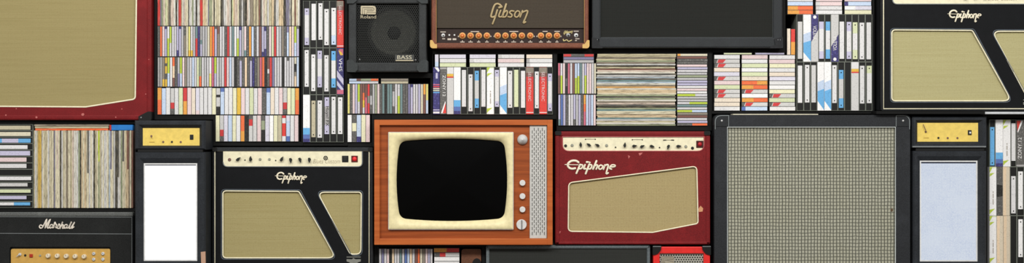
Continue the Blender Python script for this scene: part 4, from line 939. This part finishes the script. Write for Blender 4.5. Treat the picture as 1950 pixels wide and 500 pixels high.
# ------------------------------------------------------------------ television
def television():
    yf = -0.05; t = Thing('television', 'vintage wooden television with black screen and cream surround', 'television', 712.5, 228, 1052.5, 465.6, yf, 0.3); rt = t.root
    WD = wood('teak_edge', (188, 100, 46), (168, 82, 34)); WF = wood('teak_face', (162, 80, 34), (130, 60, 22))
    m = t.mb(); m.box(714, 229.5, 1051, 464.5, yf + 0.03, 0.3, WD, 1.5)
    m.box(712.5, 227.6, 723, 465.6, yf, yf + 0.05, WD, 0.8); m.box(1042, 227.6, 1052.5, 465.6, yf, yf + 0.05, WD, 0.8); m.box(722.6, 227.6, 1042.4, 238, yf, yf + 0.05, WD, 0.8); m.box(722.6, 453.6, 1042.4, 465.6, yf, yf + 0.05, WD, 0.8); m.build('cabinet', rt)
    m = t.mb(); m.panel(rect(722.8, 237.8, 1042.2, 453.8), [rect(745, 256, 973, 432)], yf + 0.016, yf + 0.06, WF); m.build('front_panel', rt)
    # cream surround: flat rim, then a slope down to the barrel-shaped picture opening
    def barrel(cx, cy, hw, hh, bx, by, r, y, n=10):
        pts = rounded([(cx - hw, cy - hh), (cx + hw, cy - hh), (cx + hw, cy + hh), (cx - hw, cy + hh)], r, 8); N = len(pts); out = []
        for j in range(N):
            p, q = pts[j], pts[(j + 1) % N]; st = n if (j + 1) % 9 == 0 else 1     # long straight sides are divided so they can bow
            for k in range(st):
                x = p[0] + (q[0] - p[0]) * k / st - cx; z = p[1] + (q[1] - p[1]) * k / st - cy
                out.append((cx + x * (1 + bx * (1 - (z / hh) ** 2)), cy + z * (1 + by * (1 - (x / hw) ** 2)), y))
        return out
    CRM = plain('cream_surround', (232, 219, 170), 0.45, 0.3)
    ro = [barrel(858.5, 344, 118.5, 92, 0, 0, .6, yf + 0.02), barrel(858.5, 344, 118.5, 92, 0, 0, .6, yf + 0.004), barrel(858.5, 344, 117.6, 91.1, 0, 0, .8, yf + 0.002), barrel(859.0, 343.4, 109, 83, .03, .03, 12, yf + 0.003), barrel(860, 342.4, 99.6, 73.6, .065, .072, 13, yf + 0.013), barrel(860, 342.4, 99, 73, .065, .072, 13, yf + 0.026)]
    m = t.mb(); m.rings(ro, CRM); m.build('screen_surround', rt)
    m = t.mb(); c0 = barrel(858.5, 344, 118.5, 92, 0, 0, 1.0, yf + 0.002); m.tube([(a, b) for a, b, _ in barrel(858.5, 344, 119, 92.5, 0, 0, 1.0, 0)], 0.6, yf + 0.006, SILV); m.build('surround_trim', rt)
    scr = [barrel(860, 342.4, 101.5 * k, 75.5 * k, .065, .072, 13 * k, yf + 0.022 - 0.008 * (1 - k * k)) for k in (1.0, .93, .8, .6, .4, .2, .03)]
    m = t.mb(); sm = plain('screen_glass', (4, 4, 4), 0.3, 0.05); m.rings(scr, sm, False, True); m.build('screen', rt)
    yk = yf + 0.016
    m = t.mb(); m.knob(995, 265.4, [(9.8, yk), (9.6, yk - 0.008), (5.5, yk - 0.016), (1.6, yk - 0.026), (0.6, yk - 0.027)], SILV, 32); m.build('knob', rt)
    for y in (348, 373.4, 398.6):
        m = t.mb(); m.knob(995, y, [(5.8, yk), (5.6, yk - 0.012), (4.9, yk - 0.014)], plain('pale_grey_knob', (214, 212, 208), 0.4, 0.4), 24); m.build('knob', rt)
    m = t.mb(); m.knob(993.2, 427.4, [(10, yk), (9.8, yk - 0.009), (9.0, yk - 0.011)], plain('pale_grey_knob', (214, 212, 208), 0.4, 0.4), 32); k = m.build('knob', rt)
    m = t.mb(); m.box(992.6, 418.6, 994.6, 436.4, yk - 0.0145, yk - 0.010, plain('slot_grey', (120, 118, 114), 0.5, 0.3), 0.3); m.build('pointer_bar', k)
    m = t.mb(); m.box(1008.8, 238.2, 1041.4, 453.4, yf + 0.010, yf + 0.02, plain('grille_grey', (196, 194, 188), 0.45, 0.3), 0.4)
    dk = plain('slot_dark', (70, 68, 64), 0.7, 0.1)
    for cI in range(7):
        x = 1013.6 + cI * 3.85; y = 243 + (0 if cI % 2 else 4.6)
        while y < 444:
            m.panel(rounded(rect(x - .62, y, x + .62, y + 6.6), .5, 2), [], yf + 0.0097, yf + 0.011, dk); y += 9.2
    m.build('speaker_grille', rt)
television()

# ------------------------------------------------------------------ big checked-cloth cabinet
def check_cab():
    yf = -0.03; t = Thing('speaker_cabinet', 'big black speaker cabinet with grey checked cloth right of the red amplifier', 'speaker cabinet', 1360.5, 218, 1733.5, 560, yf, 0.3); rt = t.root
    V = tolex('cabinet_vinyl', (42, 44, 47), bs=0.4)
    m = t.mb(); m.panel(rounded(rect(1360.5, 218.4, 1733.5, 560), [16, 16, 4, 4], 8), [], yf + 0.03, 0.3, V)
    m.panel(rounded(rect(1360.5, 218.4, 1733.5, 560), [16, 16, 4, 4], 8), [rect(1385, 241, 1706, 545)], yf + 0.002, yf + 0.04, V); m.build('cabinet', rt)
    m = t.mb(); m.box(1385, 241, 1706, 545, yf + 0.012, yf + 0.03, basket('checked_grille_cloth'))
    m.panel([(1700 + 2.6 * math.cos(i), 399.6 + 3.4 * math.sin(i)) for i in range(6)], [], yf + 0.0117, yf + 0.013, plain('cloth_hole', (96, 78, 60), 0.9, 0.1)); m.build('grille_cloth', rt)
    PW = plain('white_piping', (204, 210, 206), 0.5, 0.3)
    m = t.mb(); m.tube([(1385.4, 545), (1385.4, 241.6), (1705.8, 241.6), (1705.8, 545)], 1.1, yf + 0.004, PW, closed=False); m.build('piping', rt)
    for s in (0, 1):
        fx = (lambda x: x) if not s else (lambda x: 3094 - x)
        out = rounded([(fx(1360.2), 240), (fx(1360.2), 218), (fx(1387), 218), (fx(1387), 221.5), (fx(1386), 240)], [2, 15, 2, 1, 2], 8)
        m = t.mb(); m.panel(out, [], yf - 0.001, yf + 0.05, tolex('corner_vinyl', (38, 40, 42), bs=0.2)); m.tube(rounded([(fx(1362), 246), (fx(1362), 219.8), (fx(1388), 219.8)], [0, 14, 0], 8), 0.8, yf - 0.0005, plain('corner_highlight', (128, 134, 134), 0.4, 0.4), closed=False)  # pale line and the strip below: edge highlights painted as colour
        m.box(min(fx(1387), fx(1388)), 220, max(fx(1387), fx(1388)), 240.6, yf - .0012, yf + .01, plain('corner_highlight', (106, 112, 112), 0.4, 0.4)); m.knob(fx(1374.4), 229.6, [(2.0, yf - .001), (1.6, yf - .004), (.6, yf - .005)], SILV, 12); m.build('corner_guard', rt)
check_cab()
f = solo('card', 1396, 216.5, 1558, 218.2, -0.028, 0.1); mb = MB(f); mb.box(1396, 216.6, 1558, 218.2, -0.028, 0.1, plain('pale_card', (222, 216, 190), 0.6, 0.2))
tag(mb.build('card', None, f.o), 'thin pale strip of card lying on the big checked cabinet', 'card')

# ------------------------------------------------------------------ small stacks: gold-panel heads on lit cabinets
def bevel_frame(t, m, x0, y0, x1, y1, a, b, c, d, yf, yi, mat):
    """frame whose faces slope in to the opening, with mitred corners"""
    o = [(x0 + 2.5, y0 + 2.5), (x1 - 2.5, y0 + 2.5), (x1 - 2.5, y1 - 2.5), (x0 + 2.5, y1 - 2.5)]; i = rect(a, b, c, d); oo = rect(x0, y0, x1, y1)
    m.rings([[(p, q, yf + 0.25) for p, q in oo], [(p, q, yf + 0.006) for p, q in oo], [(p, q, yf) for p, q in o], [((p * .55 + r * .45), (q * .55 + s * .45), yf) for (p, q), (r, s) in zip(o, i)], [(p, q, yi) for p, q in i], [(p, q, yi + .03) for p, q in i]], mat, True, False, smooth=False)
def mini_head(label, x0, y0, x1, y1, pan, yf, tog, dots, sw, lever, white, grp):
    t = Thing('amplifier_head', label, 'amplifier', x0, y0, x1, y1, yf, yf + 0.25, grp); rt = t.root; a, b, c, d = pan
    m = t.mb(); bevel_frame(t, m, x0, y0, x1, y1, a, b, c, d, yf, yf + 0.014, STK); m.build('cabinet', rt)
    m = t.mb(); m.box(a - 1, b - 1, c + 1, d + 1, yf + 0.014, yf + 0.02, GOLD2); m.build('control_panel', rt); yk = yf + 0.014
    m = t.mb(); m.knob(*tog, [(2.0, yk), (1.6, yk - 0.004), (.8, yk - 0.004)], JK, 12); m.ribbon([tog, lever], 1.3, yk - 0.010, yk - 0.006, JK, 0); m.box(tog[0] - 4, tog[1] + 11, tog[0] + 6, tog[1] + 12.4, yk - .0005, yk + .001, plain('gold_ink', (176, 146, 70), .6, .1)); m.build('toggle_switch', rt)
    for x, y in dots:
        m = t.mb(); m.knob(x, y, [(2.0, yk), (1.7, yk - 0.003), (.9, yk - 0.001)], JK if (x, y) != dots[white[1]] else KN, 12); m.build('jack', rt)
    m = t.mb(); m.box(*sw, yk - 0.003, yk + .002, KN, 0.4)
    k = m.build('rocker_switch', rt)
    if white[0]:
        m = t.mb(); cx, cy = (sw[0] + sw[2]) / 2, (sw[1] + sw[3]) / 2; m.box(cx - 1.2, cy - 1.5, cx + 2.0, cy + 2, yk - 0.005, yk - 0.002, WINK, 0.3); m.build('rocker', k)
    return t
def lit_cab(label, x0, y0, x1, y1, op, yf, mat, grp, slit):
    t = Thing('speaker_cabinet', label, 'speaker cabinet', x0, y0, x1, y1, yf, yf + 0.25, grp); rt = t.root; a, b, c, d = op
    m = t.mb(); bevel_frame(t, m, x0, y0, x1, y1, a, b, c, d, yf, yf + 0.010, STK); m.build('cabinet', rt)
    m = t.mb(); m.panel(rect(a - .5, b - .5, c + .5, d + .5), [rect(a + 2, b + 2, c - 2, d - 2)], yf + 0.009, yf + 0.02, plain('white_rim', (222, 222, 220), 0.5, 0.3)); m.build('panel_rim', rt)
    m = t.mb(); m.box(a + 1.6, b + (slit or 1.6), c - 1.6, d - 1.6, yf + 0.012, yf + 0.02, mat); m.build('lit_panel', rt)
    if slit: m = t.mb(); m.box(a + 1.6, b + 1.5, c - 1.6, b + slit + .2, yf + 0.0118, yf + 0.02, plain('slit_navy', (36, 42, 62), 0.6, 0.2)); m.build('slit', rt)
    return t
mini_head('small black amplifier head with gold panel on the bright white cabinet', 256, 229, 391, 284.6, (270, 243.5, 378.4, 276.8), -0.1, (286.4, 258.6), [(309, 269.8), (325.6, 269.8), (342.4, 270)], (360, 256, 366.6, 265.4), (288, 262), (False, 1), 'gold-panel amplifier heads')
t = lit_cab('small black cabinet with bright white lit panel left of the black amplifier', 256.5, 289.4, 391.5, 556, (273, 311, 374, 496), -0.1, glow('white_lit_panel', (255, 255, 255), (252, 252, 255), 1.35, False), 'cabinets with lit panels', 3.6)
m = t.mb(); m.panel([(382.4, 479), (391, 478), (391.6, 502), (383.4, 503)], [], -0.1012, -0.095, plain('bare_wood_patch', (188, 150, 126), 0.8, 0.1)); m.build('worn_patch', t.root)
mini_head('small black amplifier head with gold panel on the bluish lit cabinet', 1737.5, 221.4, 1879.5, 280.6, (1749, 233.5, 1865, 269.4), -0.03, (1765, 250.6), [(1789.2, 262.2), (1807, 262.4), (1825.6, 262.4)], (1845.4, 247.4, 1852.4, 256.6), (1759, 236.5), (True, 0), 'gold-panel amplifier heads')
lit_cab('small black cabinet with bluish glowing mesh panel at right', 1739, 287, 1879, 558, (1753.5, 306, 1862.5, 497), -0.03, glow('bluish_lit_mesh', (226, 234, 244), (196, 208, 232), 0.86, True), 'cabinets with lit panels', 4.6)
for k, (x0, x1, y0, y1, yy0) in enumerate(((257, 391, 284.7, 289.3, -0.09), (1740, 1878, 280.7, 286.9, -0.02))):
    pass
# feet between head and cabinet, part of neither: fold into cabinet tops as bumper strips
def bumper(parent_label, x0, x1, y0, y1, yf, mat):
    for o in COL.objects:
        if o.get('label') == parent_label:
            fr = Frame(yf + 0.005); fr.o = Vector(o.location); m = MB(fr); m.box(x0, y0, x1, y1, yf + 0.005, yf + 0.24, mat, 0.6); m.build('bumper_strip', o); return
bumper('small black cabinet with bright white lit panel left of the black amplifier', 262, 386, 284.6, 289.6, -0.1, BLKP)
bumper('small black cabinet with bluish glowing mesh panel at right', 1744, 1874, 280.8, 287.2, -0.03, BLKP)
bumper('small black amplifier head with gold panel on the bluish lit cabinet', 1738, 1878, 277.6, 280.4, -0.038, GREYP)

# ------------------------------------------------------------------ black head with gold strip, lower left
def gold_head():
    yf = 0.0; t = Thing('amplifier_head', 'black amplifier head with white script badge and gold strip, lower left', 'amplifier', -91, 403, 253.5, 560, yf, 0.26); rt = t.root
    m = t.mb(); m.box(-91, 403, 253.5, 560, yf + 0.02, 0.26, BLK, 3); m.box(-91, 403.4, 253.5, 411.6, yf - 0.003, yf + 0.03, tolex('lit_vinyl_edge', (104, 106, 103), bs=0.4), 2); m.box(251.4, 411, 253.5, 560, yf - 0.002, yf + 0.03, BLK, 1)  # grey top bar: light on the black shell's top, put into its colour
    m.box(-91, 545, 253.5, 560, yf - .002, yf + .03, BLK, 1); m.box(-91, 411, -84, 560, yf - .002, yf + .03, BLK, 1); m.build('cabinet', rt)
    FP = tolex('front_black', (36, 37, 36), bs=0.4, spec=0.15)
    m = t.mb(); m.panel(rect(-85, 411, 251.6, 546), [rounded(rect(18, 469.5, 210.5, 532), 4)], yf + 0.002, yf + 0.014, FP); m.build('front_panel', rt)
    m = t.mb(); m.tube([(-85, 443.4), (251, 445)], 0.7, yf + 0.002, GREYP, closed=False); m.tube([(250.6, 546), (250.6, 413), (-85, 412)], 0.7, yf + 0.002, GREYP, closed=False); m.build('piping', rt)
    m = t.mb(); m.panel(rounded(rect(19.6, 473.4, 208.8, 529), 4), [], yf + 0.006, yf + 0.02, plain('ochre_panel', (208, 164, 84), 0.45, 0.3)); m.build('control_panel', rt)
    m = t.mb(); m.box(18, 469, 211, 533, yf + 0.012, yf + 0.022, BLKP); m.build('recess', rt); yk = yf + 0.006
    KW = plain('ivory_knob', (228, 214, 186), 0.4, 0.4)
    for x, y in ((91.4, 486.4), (108.8, 486.6), (126, 487), (142.8, 487.4), (160, 487.8)):
        m = t.mb(); m.knob(x, y, [(4.4, yk), (4.2, yk - 0.010), (3.2, yk - 0.013)], KW, 20); k = m.build('knob', rt)
        m = t.mb(); m.box(x - .35, y - 3.4, x + .35, y - .4, yk - .0136, yk - .012, JK); m.build('pointer', k)
    for x in (177.8, 195.4):
        for y in (482.4, 493.2):
            m = t.mb(); m.knob(x, y, [(3.2, yk), (2.9, yk - 0.005), (1.2, yk - 0.006), (1.1, yk - .002)], SILV if (x, y) != 0 else SILV, 14); m.build('jack', rt)
    m = t.mb(); m.knob(37, 484, [(3.0, yk), (2.4, yk - 0.006)], SILV, 14); m.ribbon([(37, 484), (32.6, 487.6)], 1.8, yk - .012, yk - .006, SILV, 0); m.build('toggle_switch', rt)
    m = t.mb(); m.knob(47, 485.8, [(2.3, yk), (2, yk - .002)], KN, 12); m.build('jack', rt)
    m = t.mb(); m.box(55.4, 483.2, 61.6, 489.4, yk - .004, yk + .002, plain('red_jewel', (176, 50, 28), .4, .4), .5); m.build('pilot_lamp', rt)
    m = t.mb(); m.knob(75.4, 486.2, [(2.2, yk), (1.6, yk - .004)], TIN, 12); m.build('screw', rt)
    m = t.mb(); strokes(m, MAR, (68, 408), (1 / 13.5, 1 / 13.5), plain('badge_white', (232, 222, 206), .45, .3), yf - 0.004, yf + 0.003, 32); m.build('script_badge', rt)
gold_head()

# ------------------------------------------------------------------ bottom row, cut by the frame
framed_cab('guitar_amplifier', 'grey-edged black amplifier under the television and the red amplifier', 'amplifier', 925.4, 466.2, 1238.5, 560, -0.012, (932, 473, 1232, 548), tolex('grey_vinyl', (104, 112, 114), bs=0.4), DARKG, 0.24, None, GREYP, 2.5, 0.008)
def red_cube():
    yf = -0.012; t = Thing('guitar_amplifier', 'bright red cube amplifier with silver mesh under the dark red amplifier', 'amplifier', 1243, 466, 1353, 560, yf, 0.2); rt = t.root
    RC = plain('bright_red', (226, 44, 40), 0.45, 0.3)
    m = t.mb(); m.box(1244, 469.4, 1352, 560, yf + 0.03, 0.2, RC, 1.5)
    for q in ((1244, 469, 1256.4, 560), (1340, 469, 1352.4, 560), (1244, 469, 1352.4, 482.2), (1244, 548, 1352.4, 560)): m.box(*q, yf, yf + 0.05, RC, 1.5)
    m.build('cabinet', rt)
    m = t.mb(); m.box(1256, 482, 1340.4, 548.4, yf + 0.010, yf + 0.03, perforated('silver_perforated_grille', (166, 164, 152), 4.75, False)); m.build('speaker_grille', rt)
    bd = plain('badge_sand', (188, 176, 146), 0.5, 0.3)
    m = t.mb(); m.panel(rect(1260, 487.4, 1284, 503), [], yf + 0.007, yf + 0.011, plain('badge_pewter', (160, 152, 132), .5, .3))
    z = lambda L: [(1240 + a / 13.16, 462 + b / 13.16) for a, b in L]
    for L in ([(280, 510), (280, 340), (540, 340), (565, 385), (540, 420), (400, 420)], [(315, 510), (315, 375), (520, 375)], [(345, 510), (345, 430), (560, 470)]): m.ribbon(z(L), .9, yf + .0065, yf + .009, INK, 0)
    m.build('maker_badge', rt)
    for s in (0, 1):
        fx = (lambda x: x) if not s else (lambda x: 2596 - x)
        m = t.mb(); m.panel(rounded([(fx(1242.6), 466.4), (fx(1259.4), 467), (fx(1258.4), 475), (fx(1253), 482), (fx(1242.6), 485.4)], [3, 1, 3, 3, 2]), [], yf - 0.006, yf + 0.05, BLKP); m.box(min(fx(1243), fx(1258.6)), 467.6, max(fx(1243), fx(1258.6)), 469, yf - .0066, yf + .0, GREYP); m.build('corner_guard', rt)
red_cube()
f = solo('leather_case', 878, 473, 916, 530.8, 0.02, 0.2); mb = MB(f); LC = tolex('tan_leather', (112, 72, 50), (84, 52, 36), bs=0.4)
mb.panel(rounded(rect(878.6, 473.4, 916.2, 529.2), [6, 4, 3, 3]), [], 0.02, 0.2, LC); o = mb.build('leather_case', None, f.o)
tag(o, 'small brown leather case in the low shelf beside the cassettes', 'case')
mb = MB(f); mb.panel([(908 + 9 * math.cos(i * .2618), 503 + 12 * math.sin(i * .2618)) for i in range(24)], [], 0.0185, 0.03, BLKP); mb.build('black_flap', o)

# ------------------------------------------------------------------ light and camera
W = bpy.data.worlds.new('room_light'); bpy.context.scene.world = W; W.use_nodes = True
bg = W.node_tree.nodes['Background']; bg.inputs[0].default_value = (1.0, 0.995, 0.985, 1); bg.inputs[1].default_value = 0.55
def lamp(name, loc, rot, sx, sy, e, col=(1, .995, .98)):
    l = bpy.data.lights.new(name, 'AREA'); l.shape = 'RECTANGLE'; l.size = sx; l.size_y = sy; l.energy = e; l.color = col
    o = bpy.data.objects.new(name, l); COL.objects.link(o); o.location = loc; o.rotation_euler = rot; return o
for i, x in enumerate((-2.2, 0, 2.2)):
    lamp('ceiling_light', (x, -3.8, 3.0), (math.radians(58), 0, 0), 1.6, 0.7, 84)
cam = bpy.data.cameras.new('camera'); co = bpy.data.objects.new('camera', cam); COL.objects.link(co)
co.location = (0, -D, CZ); co.rotation_euler = (math.pi / 2, 0, 0); cam.sensor_width = 36; cam.sensor_fit = 'HORIZONTAL'; cam.lens = 36 * D / (1950 * S)
sc = bpy.context.scene; sc.camera = co
sc.view_settings.view_transform = 'Standard'; sc.view_settings.look = 'None'; sc.view_settings.gamma = 1.0; sc.view_settings.use_curve_mapping = False
sc.view_settings.exposure = 0.0
